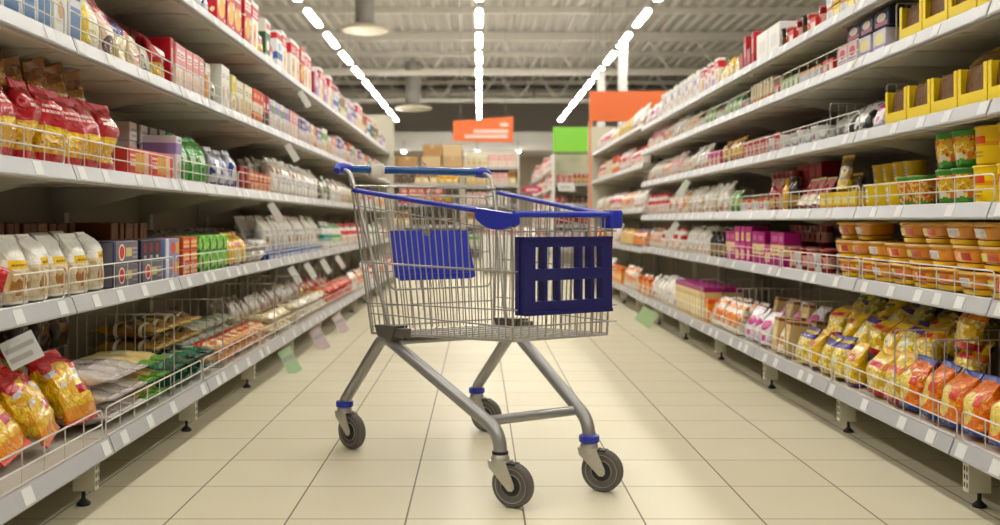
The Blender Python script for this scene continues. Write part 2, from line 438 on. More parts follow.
# ------------------------------------------------------------------ product shapes (front faces -Y, standing on z = 0)
def srect(w, d, e, n=20):
    """superellipse outline"""
    out = []
    for j in range(n):
        a = 2*PI*j/n; c, s_ = math.cos(a), math.sin(a)
        out.append((math.copysign(abs(c)**(2/e), c)*w/2, math.copysign(abs(s_)**(2/e), s_)*d/2))
    return out
def wob(p, sd, amp, sc=14):
    b = Vector(p)*sc + Vector((sd*7.1, sd*3.3, sd*1.7))
    q = Vector([noise.noise(b + Vector(k)) for k in ((0, 0, 0), (31.7, 12.9, 5.3), (7.7, 53.1, 19.9))])
    return (p[0]+q.x*amp, p[1]+q.y*amp*1.2, p[2]+q.z*amp*.6)
def bag_shapes(w, d, h, sd=0, amp=.006, flop=0.0, seal=.09, full=.5, n=20, m=11):
    """a filled film or paper bag: square foot, belly, shoulders closing to a flat fin; returns body and seal"""
    mb = MB(); rings = []; hb = h*(1-seal)
    for i in range(m):
        f = i/(m-1)
        dep = d*(.86+.14*min(1, f*6)) if f < full else d*max(.07, math.cos((f-full)/(1-full)*PI/2)**.8)
        wid = w*(.93+.07*min(1, f*5)) * (1+.02*math.sin(f*9+sd)) * (1 if f < full else 1-.07*math.sin((f-full)/(1-full)*PI))
        back = flop*h*max(0, f-full)**2
        e = 4.5 if f < full else 3.2
        z = hb*f
        rings.append([wob((x, y+back, z), sd, amp*(min(1, f*4)), 60*.25) for x, y in srect(wid, dep, e, n)])
    mb.rings(rings)
    fin = MB(); t = .0035; pts = []
    K = 12
    b1 = flop*h*(1-full)**2; b2 = b1 + flop*h*.12
    top = [(-.495*w + w*.99*i/K, hb-.006) for i in range(K+1)]
    zig = [(-.495*w + w*.99*i/(2*K), h - (.0035 if i % 2 else 0)) for i in range(2*K+1)][::-1]
    poly = top + zig
    n_ = len(poly)
    vs = [(x, -t+(b1 if z < h*.97 else b2)+.004*math.sin(x*60+sd), z) for x, z in poly] + [(x, t+(b1 if z < h*.97 else b2)+.004*math.sin(x*60+sd), z) for x, z in poly]
    fs = [tuple(range(n_)), tuple(range(2*n_-1, n_-1, -1))] + [(i, n_+i, n_+(i+1) % n_, (i+1) % n_) for i in range(n_)]
    fin.add(vs, fs)
    return mb, fin
def pillow_shapes(w, t, l, sd=0, amp=.006, n=18, m=12):
    """a lying pillow pack: length along z, crimped at both ends"""
    mb = MB(); rings = []
    for i in range(m):
        f = i/(m-1); k = math.sin(PI*min(1, max(0, .06+.88*f)))**.45
        tt = max(.006, t*k*(1 if .12 < f < .88 else .6)); ww = w*(.92+.08*k)
        rings.append([wob((x, y, l*(.05+.9*f)), sd, amp, 15) for x, y in srect(ww, tt, 2.6, n)])
    mb.rings(rings)
    fins = []
    for a, b in ((0, .07), (.93, 1)):
        q = MB(); K = 10; w2 = w*.97
        lo = [(-w2/2+w2*i/K, l*a + (.004 if (i % 2 and a == 0) else 0)) for i in range(K+1)]
        hi = [(-w2/2+w2*i/K, l*b - (.004 if (i % 2 and b == 1) else 0)) for i in range(K+1)][::-1]
        poly = lo+hi; n_ = len(poly)
        q.add([(x, -.003, z) for x, z in poly] + [(x, .003, z) for x, z in poly],
              [tuple(range(n_)), tuple(range(2*n_-1, n_-1, -1))] + [(i, n_+i, n_+(i+1) % n_, (i+1) % n_) for i in range(n_)])
        fins.append(q)
    return mb, fins
def carton_shape(w, d, h, b=.003):
    mb = MB()
    rs = []
    for z, k in ((0, b), (b, 0), (h-b, 0), (h, b)):
        x, y = w/2-k, d/2-k; c = b
        rs.append([(-x+c, -y, z), (x-c, -y, z), (x, -y+c, z), (x, y-c, z), (x-c, y, z), (-x+c, y, z), (-x, y-c, z), (-x, -y+c, z)])
    mb.rings(rs, smooth=False)
    return mb
VAR = {}
def mesh_of(mb, nm, mat): return mb.mesh(nm, mat)
def add_var(key, kind, noun, cat, look, w, d, h, bodies, parts):
    """bodies: list of alternative (body mesh, [(part name, mesh)])"""
    VAR[key] = dict(kind=kind, noun=noun, cat=cat, look=look, w=w, d=d, h=h, alts=bodies)
def V_bag(key, kind, noun, look, w, d, h, mat, sealc, alts=3, amp=.006, flop=0.0, full=.5, seal=.09, lod=False):
    sm = plain(key+' seal', sealc, .35) if isinstance(sealc, str) else sealc
    out = []
    for a in range(alts):
        b, f = bag_shapes(w, d, h, R.uniform(0, 50), amp, flop, seal, full, 14 if lod else 20, 8 if lod else 11)
        out.append((b.mesh(kind, mat), [('top_seal', f.mesh('top_seal', sm))]))
    add_var(key, kind, noun, 'bag', look, w, d, h, out, None)
def V_pillow(key, kind, noun, look, w, t, l, mat, sealc, alts=3, amp=.006):
    sm = plain(key+' seal', sealc, .35)
    out = []
    for a in range(alts):
        b, fs = pillow_shapes(w, t, l, R.uniform(0, 50), amp)
        out.append((b.mesh(kind, mat), [('end_seal', f.mesh('end_seal', sm)) for f in fs]))
    add_var(key, kind, noun, 'packet', look, w, t, l, out, None)
def V_box(key, kind, noun, look, w, d, h, mat):
    add_var(key, kind, noun, 'box', look, w, d, h, [(carton_shape(w, d, h).mesh(kind, mat), [])], None)
def V_tub(key, kind, noun, cat, look, rb, rt, h, mat, lidc, rim=.003):
    b = MB().lathe([(rb*.93, 0), (rb, .003), (rb+(rt-rb)*.5, h*.5), (rt, h)], 20)
    l = MB().lathe([(rt+rim, h-.002), (rt+rim, h+.001), (rt+rim-.002, h+.004), (rt-.004, h+.004), (rt-.006, h+.001)], 20)
    lm = plain(key+' lid', lidc, .3)
    add_var(key, kind, noun, cat, look, 2*(rt+rim), 2*(rt+rim), h+.005, [(b.mesh(kind, mat), [('lid', l.mesh('lid', lm))])], None)

# --- standing bags
P = pkg
V_bag('pasta_red', 'pasta_bag', 'pasta bag', 'red topped clear', .128, .085, .23, P('pasta red', '#e3b253', [('spk', .08, .6, 60, .42, '#f2d27e'), ('spk', .08, .6, 45, .22, '#b97f2c'), ('band', 0, .13, '#c8202b'), ('band', .52, 1, '#c0101f'), ('rect', .5, .47, .27, .06, '#f4cf22'), ('txt', .5, .78, .3, .07, '#e8c4c0', 2)], .2, .75, coat=.8), '#c41d2c', amp=.02, flop=.35, full=.68)
V_bag('pasta_tall', 'pasta_bag', 'pasta bag', 'tall golden brown', .13, .07, .31, P('pasta tall', '#b07a24', [('spk', 0, .9, 70, .4, '#c99b45'), ('spk', 0, .9, 50, .2, '#6d4716'), ('band', .9, 1, '#7d4a1a'), ('rect', .5, .3, .3, .1, '#b12023')], .25, .5, coat=.5), '#8a5a20', amp=.006, flop=.15)
V_bag('flour', 'flour_bag', 'flour bag', 'white paper', .115, .075, .195, P('flour', '#efece4', [('band', .0, .56, '#e2d3b8'), ('ell', .42, .3, .3, .18, '#a9794a'), ('blot', .08, .5, 24, .54, '#cdb48c'), ('rect', .55, .60, .36, .065, '#f2c212'), ('txt', .55, .60, .28, .03, '#8a6a14', 1), ('band', 0, .04, '#f4f1ea')], .55, .5), '#f3f0e8', amp=.013, full=.6, flop=.5, seal=.06)
V_bag('sack', 'flour_sack', 'flour sack', 'cream white', .125, .085, .265, P('sack', '#faf7f0', [('rect', .5, .4, .3, .16, '#d8cdb8'), ('ell', .5, .42, .2, .09, '#b08a60'), ('band', 0, .07, '#5d77b0'), ('txt', .5, .68, .3, .05, '#8f93a8', 2)], .5, .6), '#efeae0', amp=.009, flop=.35, full=.55)
V_bag('silver', 'rice_bag', 'rice bag', 'silver white', .12, .075, .235, P('silver', '#f3f0ea', [('spk', .1, .8, 90, .3, '#f6f3ee'), ('rect', .5, .42, .34, .15, '#f4f2f6'), ('txt', .5, .43, .26, .1, '#7f7a9a', 3), ('blot', .55, .8, 20, .6, '#b98f6a'), ('band', 0, .06, '#c0b09c')], .28, .8, coat=.5), '#f0ece6', amp=.016, flop=.5)
V_bag('clear_beige', 'rice_bag', 'rice bag', 'clear beige', .11, .07, .19, P('clear beige', '#cdb893', [('spk', 0, .8, 80, .36, '#e6d8b8'), ('band', .66, 1, '#d9d4cc'), ('rect', .5, .4, .32, .14, '#e9e3d4'), ('txt', .5, .4, .25, .09, '#a25b48', 3)], .3, .7, coat=.4), '#d9d2c6', amp=.009, flop=.35)
V_bag('green', 'snack_bag', 'snack bag', 'bright green', .125, .07, .21, P('green bag', '#2f8f35', [('blot', 0, 1, 22, .55, '#4db545'), ('blot', 0, 1, 30, .64, '#125a25'), ('rect', .4, .55, .2, .1, '#cfe3c5'), ('band', 0, .06, '#d8d8d0')], .25, .7, coat=.5), '#3c9a3e', amp=.013, flop=.4)
V_bag('blue_silver', 'snack_bag', 'snack bag', 'blue and silver', .115, .06, .17, P('blue silver', '#c3c6d3', [('blot', 0, 1, 20, .52, '#33478f'), ('rect', .5, .35, .3, .12, '#e6e4ea'), ('band', 0, .1, '#22345f')], .22, .8, coat=.5), '#c9cbd8', amp=.012, flop=.4)
V_bag('teal_white', 'flour_bag', 'flour bag', 'white and teal', .125, .08, .20, P('teal white', '#eceae4', [('rect', .5, .45, .5, .13, '#1f8a83'), ('band', .85, .93, '#2b978e'), ('txt', .5, .65, .3, .04, '#5d8f8a', 2)], .35, .5), '#eceae4')
V_bag('green_white', 'flour_bag', 'flour bag', 'white and green', .11, .08, .19, P('green white', '#eeece4', [('rect', .5, .5, .5, .08, '#57ad58'), ('ell', .5, .3, .3, .14, '#7cc06e'), ('band', .9, 1, '#4fa356')], .35, .5), '#8cc788')
V_bag('red_white', 'flour_bag', 'flour bag', 'white and red', .11, .08, .19, P('red white', '#f0e9e2', [('rect', .5, .62, .5, .1, '#d3303a'), ('ell', .5, .3, .3, .14, '#e28a76'), ('band', .9, 1, '#d3303a')], .35, .5), '#d9474c')
V_bag('yellow', 'noodle_bag', 'noodle bag', 'yellow', .12, .07, .17, P('yellow bag', '#e9bd22', [('blot', .05, .6, 24, .54, '#f4e08a'), ('ell', .5, .34, .34, .2, '#e9dca8'), ('spk', .15, .5, 60, .3, '#d3a540'), ('rect', .5, .68, .3, .08, '#c8402b'), ('band', 0, .07, '#6c4a96')], .25, .7, coat=.5), '#e3b41e', amp=.011, flop=.5)
V_bag('yellow_green', 'noodle_bag', 'noodle bag', 'yellow and green', .13, .07, .23, P('yellow green', '#efc91f', [('ell', .5, .3, .38, .2, '#f3e7b0'), ('spk', .1, .5, 55, .3, '#d8a93a'), ('ell', .5, .68, .3, .09, '#257a3c'), ('txt', .5, .68, .2, .04, '#e8f0e0', 1)], .25, .7, coat=.5), '#f0cf3a', amp=.012, flop=.5)
V_bag('noodle_purple', 'noodle_bag', 'noodle bag', 'yellow and purple', .13, .075, .17, P('noodle purple', '#e6c64c', [('spk', 0, .8, 55, .42, '#f5ecc0'), ('spk', 0, .8, 40, .2, '#c29c3c'), ('band', .76, .92, '#4a3487'), ('rect', .5, .45, .2, .1, '#e0e2c0')], .25, .7, coat=.5), '#3d2f78', amp=.012, flop=.5)
V_bag('noodle_red', 'noodle_bag', 'noodle bag', 'yellow and red', .13, .075, .175, P('noodle red', '#e9c23f', [('spk', 0, .62, 55, .42, '#f6eab0'), ('spk', 0, .62, 40, .2, '#c79a38'), ('band', .62, .78, '#e48a1f'), ('band', .0, .14, '#c0303a'), ('rect', .5, .7, .25, .05, '#d3282f')], .25, .7, coat=.5), '#e0a92c', amp=.012, flop=.5)
V_bag('orange_pasta', 'pasta_bag', 'pasta bag', 'orange and yellow', .125, .08, .185, P('orange pasta', '#e87325', [('spk', .1, .85, 55, .38, '#f2a03f'), ('ell', .35, .45, .3, .3, '#f0d77c'), ('spk', .2, .75, 60, .25, '#e2b64a'), ('band', 0, .1, '#2d3f8f'), ('rect', .72, .6, .14, .1, '#d8452a')], .25, .7, coat=.5), '#34418c', amp=.011, flop=.5)
V_bag('orange_big', 'pasta_bag', 'pasta bag', 'large orange', .19, .10, .20, P('orange big', '#e5651f', [('spk', 0, 1, 45, .36, '#ee8f3c'), ('blot', .1, .7, 14, .56, '#f2b455'), ('ell', .35, .5, .2, .16, '#c8293a'), ('rect', .7, .4, .18, .12, '#f1d24e')], .22, .8, coat=.6), '#e67a2a', amp=.014, flop=.4)
V_bag('orange_white', 'snack_bag', 'snack bag', 'orange and white', .12, .07, .18, P('orange white', '#ece3d6', [('ell', .5, .45, .42, .26, '#e8792c'), ('blot', .2, .7, 26, .55, '#f3a75a'), ('band', .84, 1, '#e6842f')], .28, .6, coat=.4), '#f0e8dd', amp=.011, flop=.4)
V_bag('magenta_white', 'snack_bag', 'snack bag', 'white and magenta', .12, .07, .18, P('magenta white', '#ece6ea', [('ell', .5, .62, .4, .17, '#c9308f'), ('rect', .5, .2, .16, .09, '#d1489a'), ('blot', 0, .5, 22, .58, '#cfc2dc')], .28, .6, coat=.4), '#e9dfe8', amp=.012, flop=.4)
V_bag('white_plain', 'rice_bag', 'rice bag', 'plain white', .115, .075, .2, P('white plain', '#eeeae2', [('spk', 0, .8, 80, .3, '#f8f6f0'), ('blot', .1, .75, 16, .6, '#d8a08c'), ('rect', .5, .45, .28, .12, '#d9d6dc'), ('txt', .5, .45, .22, .08, '#9a93a0', 3)], .32, .7, coat=.3), '#efebe2', amp=.016, flop=.5)
V_bag('black_white', 'snack_bag', 'snack bag', 'black and white', .12, .06, .15, P('black white', '#dcdad6', [('blot', 0, 1, 16, .53, '#26262c'), ('rect', .5, .3, .3, .12, '#ecebe8')], .2, .8, coat=.6), '#35353b', amp=.012, flop=.5)
V_bag('gold', 'snack_bag', 'snack bag', 'gold and brown', .1, .06, .15, P('gold bag', '#c8902b', [('blot', 0, 1, 24, .55, '#7d4a1a'), ('rect', .5, .5, .3, .1, '#eacb6a')], .25, .7, coat=.5), '#d9a63e', amp=.01, flop=.4)
V_bag('dark_brown', 'coffee_bag', 'coffee bag', 'dark brown', .13, .08, .19, P('dark bag', '#3a2a1f', [('blot', 0, 1, 20, .56, '#5a4026'), ('rect', .5, .4, .25, .1, '#8a6a3a')], .22, .7, coat=.6), '#2f241d', amp=.011, flop=.4)
V_bag('cream_meat', 'soya_bag', 'soya bag', 'pink topped brown', .12, .075, .205, P('meat bag', '#e0c9b0', [('band', .62, 1, '#d9707a'), ('blot', .62, 1, 30, .54, '#f1cfc6'), ('ell', .5, .24, .42, .2, '#4a2c28'), ('rect', .5, .52, .34, .06, '#efe3d3')], .25, .6, coat=.5), '#db848a', amp=.01, flop=.4)
V_bag('cream_blue', 'soya_bag', 'soya bag', 'blue topped cream', .125, .075, .2, P('blue cream', '#d9c795', [('band', .55, 1, '#263a7e'), ('blot', .05, .55, 24, .55, '#efe2bd'), ('band', .0, .08, '#b59c62')], .25, .7, coat=.5), '#6f7fae', amp=.012, flop=.5)
V_bag('red_cream', 'soya_bag', 'soya bag', 'red and cream', .12, .075, .19, P('red cream', '#ead9bd', [('band', .7, 1, '#cc3440'), ('ell', .6, .25, .3, .14, '#d3343d'), ('blot', .3, .7, 26, .56, '#c9a878')], .25, .7, coat=.5), '#d8646a', amp=.012, flop=.4)
V_bag('white_yellow', 'soya_bag', 'soya bag', 'white and yellow', .125, .075, .21, P('white yellow', '#ece8dc', [('rect', .15, .5, .16, .5, '#e8c626'), ('ell', .6, .35, .28, .18, '#d7cfae'), ('txt', .6, .72, .25, .06, '#9fae58', 2)], .3, .6, coat=.3), '#efe9d6', amp=.009, flop=.3)
V_bag('grey_green', 'soya_bag', 'soya bag', 'grey green', .11, .07, .165, P('grey green', '#b5b59c', [('blot', 0, .5, 26, .52, '#3f5a3a'), ('blot', .3, 1, 22, .58, '#dedcca'), ('band', .0, .12, '#31402f')], .28, .7, coat=.4), '#c6c5b0', amp=.012, flop=.5)
V_bag('red_round', 'pasta_bag', 'pasta bag', 'deep red', .13, .085, .2, P('red round', '#b51e2b', [('band', .0, .42, '#d9b446'), ('spk', 0, .42, 60, .36, '#eed27c'), ('ell', .42, .72, .2, .12, '#e9dcd6')], .2, .7, coat=.7), '#a31a27', amp=.012, flop=.7, full=.6)
V_bag('red_lilac', 'snack_bag', 'snack bag', 'red and white', .115, .07, .2, P('red lilac', '#eee4e2', [('ell', .5, .6, .4, .2, '#d8404a'), ('blot', 0, .5, 22, .57, '#e2a7a0')], .3, .6, coat=.3), '#e6c8c4', amp=.01, flop=.4)
V_bag('yellow_small', 'spice_bag', 'spice bag', 'small yellow', .09, .05, .13, P('yellow small', '#edc92e', [('blot', 0, .7, 26, .56, '#f5e6a0'), ('rect', .5, .6, .25, .1, '#c98d1e')], .3, .5), '#e5bf2c', amp=.008, flop=.4)
V_bag('cream_small', 'spice_bag', 'spice bag', 'small cream', .09, .05, .14, P('cream small', '#ebdfc8', [('rect', .5, .5, .34, .16, '#d79a72'), ('blot', 0, 1, 28, .62, '#c3b59c')], .3, .5), '#eee6d6', amp=.008, flop=.4)
V_bag('green_small', 'spice_bag', 'spice bag', 'small green', .09, .05, .13, P('green small', '#a8c58a', [('blot', 0, 1, 26, .55, '#4f8a45'), ('rect', .5, .5, .3, .1, '#e9eddd')], .3, .5), '#b7cda0', amp=.008, flop=.4)
# --- lying packs
V_pillow('spag', 'spaghetti_pack', 'spaghetti pack', 'silver pink', .098, .056, .30, P('spag', '#d8cfc8', [('spk', 0, 1, 34, .2, '#f1ece8'), ('band', .84, .9, '#b9b0c2'), ('band', .35, .6, '#e9e0dc'), ('txt', .5, .47, .25, .08, '#a58a92', 3)], .2, .5, coat=.6), '#c9c2c4', amp=.003)
V_pillow('spag_cream', 'spaghetti_pack', 'spaghetti pack', 'long cream', .10, .055, .30, P('spagc', '#dcc58e', [('band', .88, 1, '#6fa348'), ('band', 0, .1, '#6fa348'), ('rect', .5, .5, .35, .12, '#efe4c2')], .28, .4, coat=.5), '#5f9440', amp=.003)
V_pillow('dark_green', 'noodle_pack', 'noodle pack', 'dark green', .12, .055, .26, P('dark green', '#1f4a38', [('blot', 0, 1, 18, .53, '#3c7a58'), ('band', .62, .72, '#c9d3c2'), ('rect', .5, .35, .3, .1, '#dfe5d6')], .2, .6, coat=.6), '#20503b', amp=.007)
V_pillow('brown_pack', 'noodle_pack', 'noodle pack', 'brown and yellow', .12, .06, .26, P('brown pack', '#8a6a3c', [('band', .75, 1, '#c9a443'), ('band', .6, .66, '#e8e2cf'), ('blot', 0, .6, 18, .54, '#5a4228'), ('band', .2, .26, '#d8d1ba')], .22, .6, coat=.6), '#b8933c', amp=.007)
V_pillow('candy', 'pasta_pack', 'pasta bag', 'yellow and red', .20, .10, .30, P('candy', '#e8b026', [('spk', .1, .75, 42, .4, '#f2d65c'), ('band', 0, .16, '#e8901e'), ('band', .80, 1, '#d0202a'), ('blot', .66, .9, 12, .5, '#d2242c'), ('rect', .72, .36, .22, .06, '#bf2030'), ('blot', .45, .7, 14, .58, '#dcd9dc')], .18, .8, coat=.8), '#d8402a', amp=.018)
V_pillow('orange_pillow', 'pasta_pack', 'pasta bag', 'orange', .17, .085, .24, P('orange pil', '#e4551f', [('spk', 0, 1, 45, .38, '#f08a3c'), ('ell', .5, .5, .3, .2, '#cf2440'), ('band', 0, .1, '#f0a93c')], .18, .8, coat=.7), '#e0602a', amp=.014)
V_pillow('red_beige', 'snack_pack', 'snack packet', 'red and beige', .10, .045, .17, P('red beige', '#dcae7c', [('band', .6, 1, '#d0402c'), ('blot', 0, .6, 24, .54, '#efe0c2'), ('rect', .4, .3, .2, .1, '#d8632f')], .22, .7, coat=.5), '#c94a30', amp=.009)
V_pillow('white_green', 'snack_pack', 'snack packet', 'white and green', .10, .045, .17, P('white green', '#d9ddcf', [('blot', 0, 1, 20, .55, '#9fb98e'), ('band', .7, .8, '#4f7d4a')], .25, .7, coat=.5), '#c4cfb6', amp=.009)
V_pillow('beige_pack', 'snack_pack', 'snack packet', 'cream beige', .11, .06, .18, P('beige pack', '#d9c59c', [('blot', 0, 1, 22, .54, '#f0e6cf'), ('ell', .5, .5, .25, .15, '#9c7442')], .25, .7, coat=.5), '#d3bd92', amp=.01)
V_pillow('white_pack', 'snack_pack', 'snack packet', 'white', .11, .06, .18, P('white pack', '#e8e4dc', [('blot', 0, 1, 22, .57, '#c7c9d2'), ('rect', .5, .6, .3, .1, '#c9a08c')], .25, .7, coat=.5), '#e0dcd4', amp=.01)
V_pillow('red_orange', 'snack_pack', 'snack packet', 'red orange', .12, .065, .18, P('red orange', '#dc4a2a', [('blot', 0, 1, 20, .55, '#f08f50'), ('rect', .5, .5, .25, .12, '#f4dccb')], .22, .7, coat=.5), '#d65030', amp=.01)
V_pillow('purple_dark', 'noodle_pack', 'noodle pack', 'green and purple', .13, .07, .19, P('purple dark', '#8f8a3c', [('spk', .1, 1, 45, .4, '#b9b55c'), ('band', .12, .34, '#4a3480'), ('blot', .4, 1, 16, .6, '#3a3a22')], .22, .7, coat=.6), '#3c2f6c', amp=.01)
V_pillow('yellow_pil', 'noodle_pack', 'noodle pack', 'yellow', .13, .07, .22, P('yellow pil', '#eac02a', [('spk', .15, .8, 50, .4, '#f4e39a'), ('ell', .5, .75, .28, .1, '#2f7d3e'), ('band', 0, .08, '#e08a22')], .22, .7, coat=.6), '#ecc63a', amp=.012)
# --- cartons
def bx(key, kind, noun, look, w, d, h, base, layers, rough=.42): V_box(key, kind, noun, look, w, d, h, P(key, base, layers, rough))
bx('pink_white', 'rice_carton', 'rice carton', 'pink and white', .078, .14, .19, '#eadad6', [('band', .55, 1, '#e3a2a2'), ('rect', .5, .78, .34, .1, '#f3e9e6'), ('ell', .5, .3, .34, .14, '#e6c9b4'), ('txt', .5, .78, .27, .06, '#c85560', 2)])
bx('red_spine', 'rice_carton', 'rice carton', 'plain red', .05, .14, .2, '#b3202c', [('rect', .5, .6, .25, .2, '#d9b0a8')])
bx('white_orange', 'rice_carton', 'rice carton', 'white and orange', .08, .14, .18, '#eee7de', [('rect', .3, .4, .3, .3, '#e39a4a'), ('band', .88, 1, '#dcd0c2'), ('txt', .6, .75, .3, .06, '#8a8390', 2)])
bx('white_tall', 'rice_carton', 'rice carton', 'tall white', .09, .14, .215, '#efede6', [('rect', .5, .4, .36, .2, '#dfdcd4'), ('ell', .5, .4, .24, .12, '#c6a07c'), ('txt', .5, .78, .3, .06, '#9b97a2', 2)])
bx('yellow_c', 'rice_carton', 'rice carton', 'pale yellow', .075, .14, .195, '#eadf9c', [('band', .0, .5, '#efe9d0'), ('rect', .5, .7, .34, .12, '#e2c733'), ('ell', .5, .28, .3, .12, '#c9a25a')])
bx('cream_c', 'grain_carton', 'grain carton', 'cream', .08, .14, .185, '#ebe3cd', [('rect', .5, .35, .34, .2, '#d4b98a'), ('txt', .5, .75, .34, .08, '#7f9468', 2)])
bx('orange_red', 'grain_carton', 'grain carton', 'orange red', .075, .14, .19, '#d9542a', [('band', .35, .62, '#efe2d2'), ('ell', .5, .25, .3, .12, '#f0a64e'), ('txt', .5, .82, .34, .06, '#f5dccb', 2)])
bx('red_black', 'grain_carton', 'grain carton', 'red and black', .07, .14, .19, '#b3202a', [('band', .0, .45, '#2d2628'), ('rect', .5, .68, .34, .08, '#f0e0d8')])
bx('lilac_c', 'grain_carton', 'grain carton', 'white and lilac', .08, .14, .185, '#e6e0ea', [('band', .6, .84, '#a18cc0'), ('ell', .5, .3, .32, .14, '#c8b0a0'), ('txt', .5, .92, .3, .04, '#7c6aa0', 1)])
bx('purple_c', 'grain_carton', 'grain carton', 'purple and white', .08, .14, .2, '#e2dbe6', [('band', .5, .9, '#5c4a8c'), ('rect', .5, .7, .3, .08, '#e9e2ee'), ('ell', .5, .24, .3, .12, '#d0a888')])
bx('book_blue', 'grain_carton', 'grain carton', 'white and blue', .09, .14, .22, '#dfe2e8', [('rect', .5, .3, .4, .22, '#6f8db8'), ('txt', .5, .75, .36, .12, '#40557f', 3)])
bx('green_w', 'grain_carton', 'grain carton', 'white and green', .075, .14, .19, '#e8ebe0', [('band', .55, .8, '#79b46c'), ('ell', .5, .28, .3, .13, '#c8b27a')])
bx('cereal_red', 'cereal_carton', 'cereal carton', 'tall red', .15, .07, .285, '#cf2430', [('rect', .5, .8, .38, .1, '#f4e7da'), ('ell', .5, .38, .4, .2, '#e9b54a'), ('blot', .15, .6, 16, .57, '#f3e2b4'), ('txt', .5, .8, .32, .06, '#b01c28', 2)])
bx('cereal_white', 'cereal_carton', 'cereal carton', 'white and red', .15, .07, .28, '#efe9e4', [('band', .66, .9, '#d3303a'), ('rect', .5, .35, .2, .22, '#e8b93c'), ('ell', .5, .35, .14, .1, '#c4702c'), ('txt', .5, .78, .36, .07, '#f6e8e4', 2)])
bx('cereal_blue', 'cereal_carton', 'cereal carton', 'white and blue', .14, .07, .25, '#e9ebee', [('band', .3, .48, '#4a6fb0'), ('band', .8, .95, '#cf3a44'), ('ell', .5, .62, .3, .1, '#9fb6d8')])
bx('cereal_green', 'cereal_carton', 'cereal carton', 'dark green and white', .14, .07, .25, '#dfe3d8', [('band', .2, .7, '#2f5c3c'), ('rect', .5, .85, .36, .06, '#c8323c'), ('ell', .5, .42, .25, .12, '#e9e6da')])
bx('cereal_brown', 'cereal_carton', 'cereal carton', 'brown and cream', .13, .07, .23, '#d9c39c', [('band', .5, .9, '#94683a'), ('ell', .5, .28, .3, .14, '#efe4c6')])
bx('cereal_lilac', 'cereal_carton', 'cereal carton', 'lilac and white', .13, .07, .22, '#e4dcea', [('band', .1, .45, '#a68ec4'), ('rect', .5, .75, .3, .1, '#d06a74')])
bx('dark_red_tall', 'pasta_carton', 'pasta carton', 'tall dark red', .10, .18, .25, '#7a1d1f', [('rect', .5, .8, .36, .08, '#a8452c'), ('rect', .5, .3, .3, .2, '#56201c')])
bx('brown_tall', 'coffee_carton', 'coffee carton', 'tall brown', .045, .15, .22, '#7a4a2c', [('rect', .5, .5, .3, .4, '#94603a')])
bx('grey_disc', 'tea_carton', 'tea carton', 'grey red-disc', .235, .12, .078, '#6e6b78', [('rect', .05, .5, .05, .5, '#22264e'), ('ell', .33, .5, .125, .37, '#f0e4dc'), ('ell', .33, .5, .095, .29, '#d94a44'), ('rect', .62, .5, .12, .2, '#d8c98c'), ('txt', .86, .5, .1, .3, '#a7a4b2', 3)])
bx('navy_disc', 'tea_carton', 'tea carton', 'navy', .22, .12, .078, '#1a1a38', [('ell', .2, .6, .07, .26, '#8c2c3c'), ('ell', .5, .6, .07, .26, '#8c2c3c'), ('ell', .8, .6, .07, .26, '#8c2c3c'), ('rect', .2, .17, .06, .07, '#b9b2c6'), ('rect', .5, .17, .06, .07, '#b9b2c6'), ('rect', .8, .17, .06, .07, '#b9d2c6')])
bx('lilac_disc', 'tea_carton', 'tea carton', 'lilac blue', .18, .12, .078, '#8f97c4', [('rect', .16, .5, .1, .5, '#e6e6f0'), ('ell', .55, .5, .16, .34, '#df6a5c'), ('rect', .85, .5, .1, .3, '#e5b84a')])
bx('orange_tea', 'tea_carton', 'tea carton', 'orange red', .10, .12, .052, '#d65a34', [('rect', .5, .5, .3, .3, '#e9a25a'), ('txt', .5, .5, .4, .34, '#f3d7be', 2)])
bx('green_tea', 'tea_carton', 'tea carton', 'bright green', .11, .12, .08, '#6cbf4a', [('rect', .4, .5, .16, .3, '#23562c'), ('blot', 0, 1, 24, .57, '#a9dd7c'), ('band', 0, .2, '#3f8a3c')])
bx('pink_low', 'biscuit_carton', 'biscuit carton', 'salmon pink', .24, .13, .10, '#d9605c', [('rect', .45, .5, .2, .34, '#e6b45a'), ('rect', .75, .5, .1, .4, '#efc9b8'), ('txt', .15, .6, .12, .25, '#f4dcd4', 3)])
bx('white_black', 'biscuit_carton', 'biscuit carton', 'white and black', .11, .13, .075, '#dedbd6', [('rect', .85, .5, .16, .5, '#2c2426'), ('txt', .4, .5, .28, .3, '#a8a4a8', 2)])
bx('dark_red_low', 'biscuit_carton', 'biscuit carton', 'dark red', .09, .13, .12, '#8c1f28', [('rect', .5, .6, .3, .2, '#b9544c')])
bx('pink_stack', 'herb_carton', 'herb carton', 'pink and white', .10, .13, .10, '#e3c2c4', [('rect', .5, .3, .5, .2, '#f0e6ea'), ('ell', .5, .62, .3, .2, '#cf5c6c'), ('txt', .5, .3, .36, .12, '#8f6a7c', 2)])
bx('lilac_stack', 'herb_carton', 'herb carton', 'lilac and cream', .12, .26, .095, '#cfc8d6', [('ell', .5, .6, .36, .26, '#e4dca0'), ('rect', .5, .2, .5, .16, '#a99cc4'), ('txt', .5, .2, .36, .1, '#f0eaf4', 2)])
bx('navy_stack', 'herb_carton', 'herb carton', 'navy blue', .13, .26, .066, '#1d2140', [('ell', .5, .55, .3, .26, '#d9c9c0'), ('rect', .5, .2, .4, .12, '#b86a88')])
bx('crimson', 'herb_carton', 'herb carton', 'crimson', .2, .2, .075, '#a8244c', [('rect', .4, .5, .2, .26, '#d88aa0'), ('txt', .75, .5, .18, .3, '#e9c3d0', 2)])
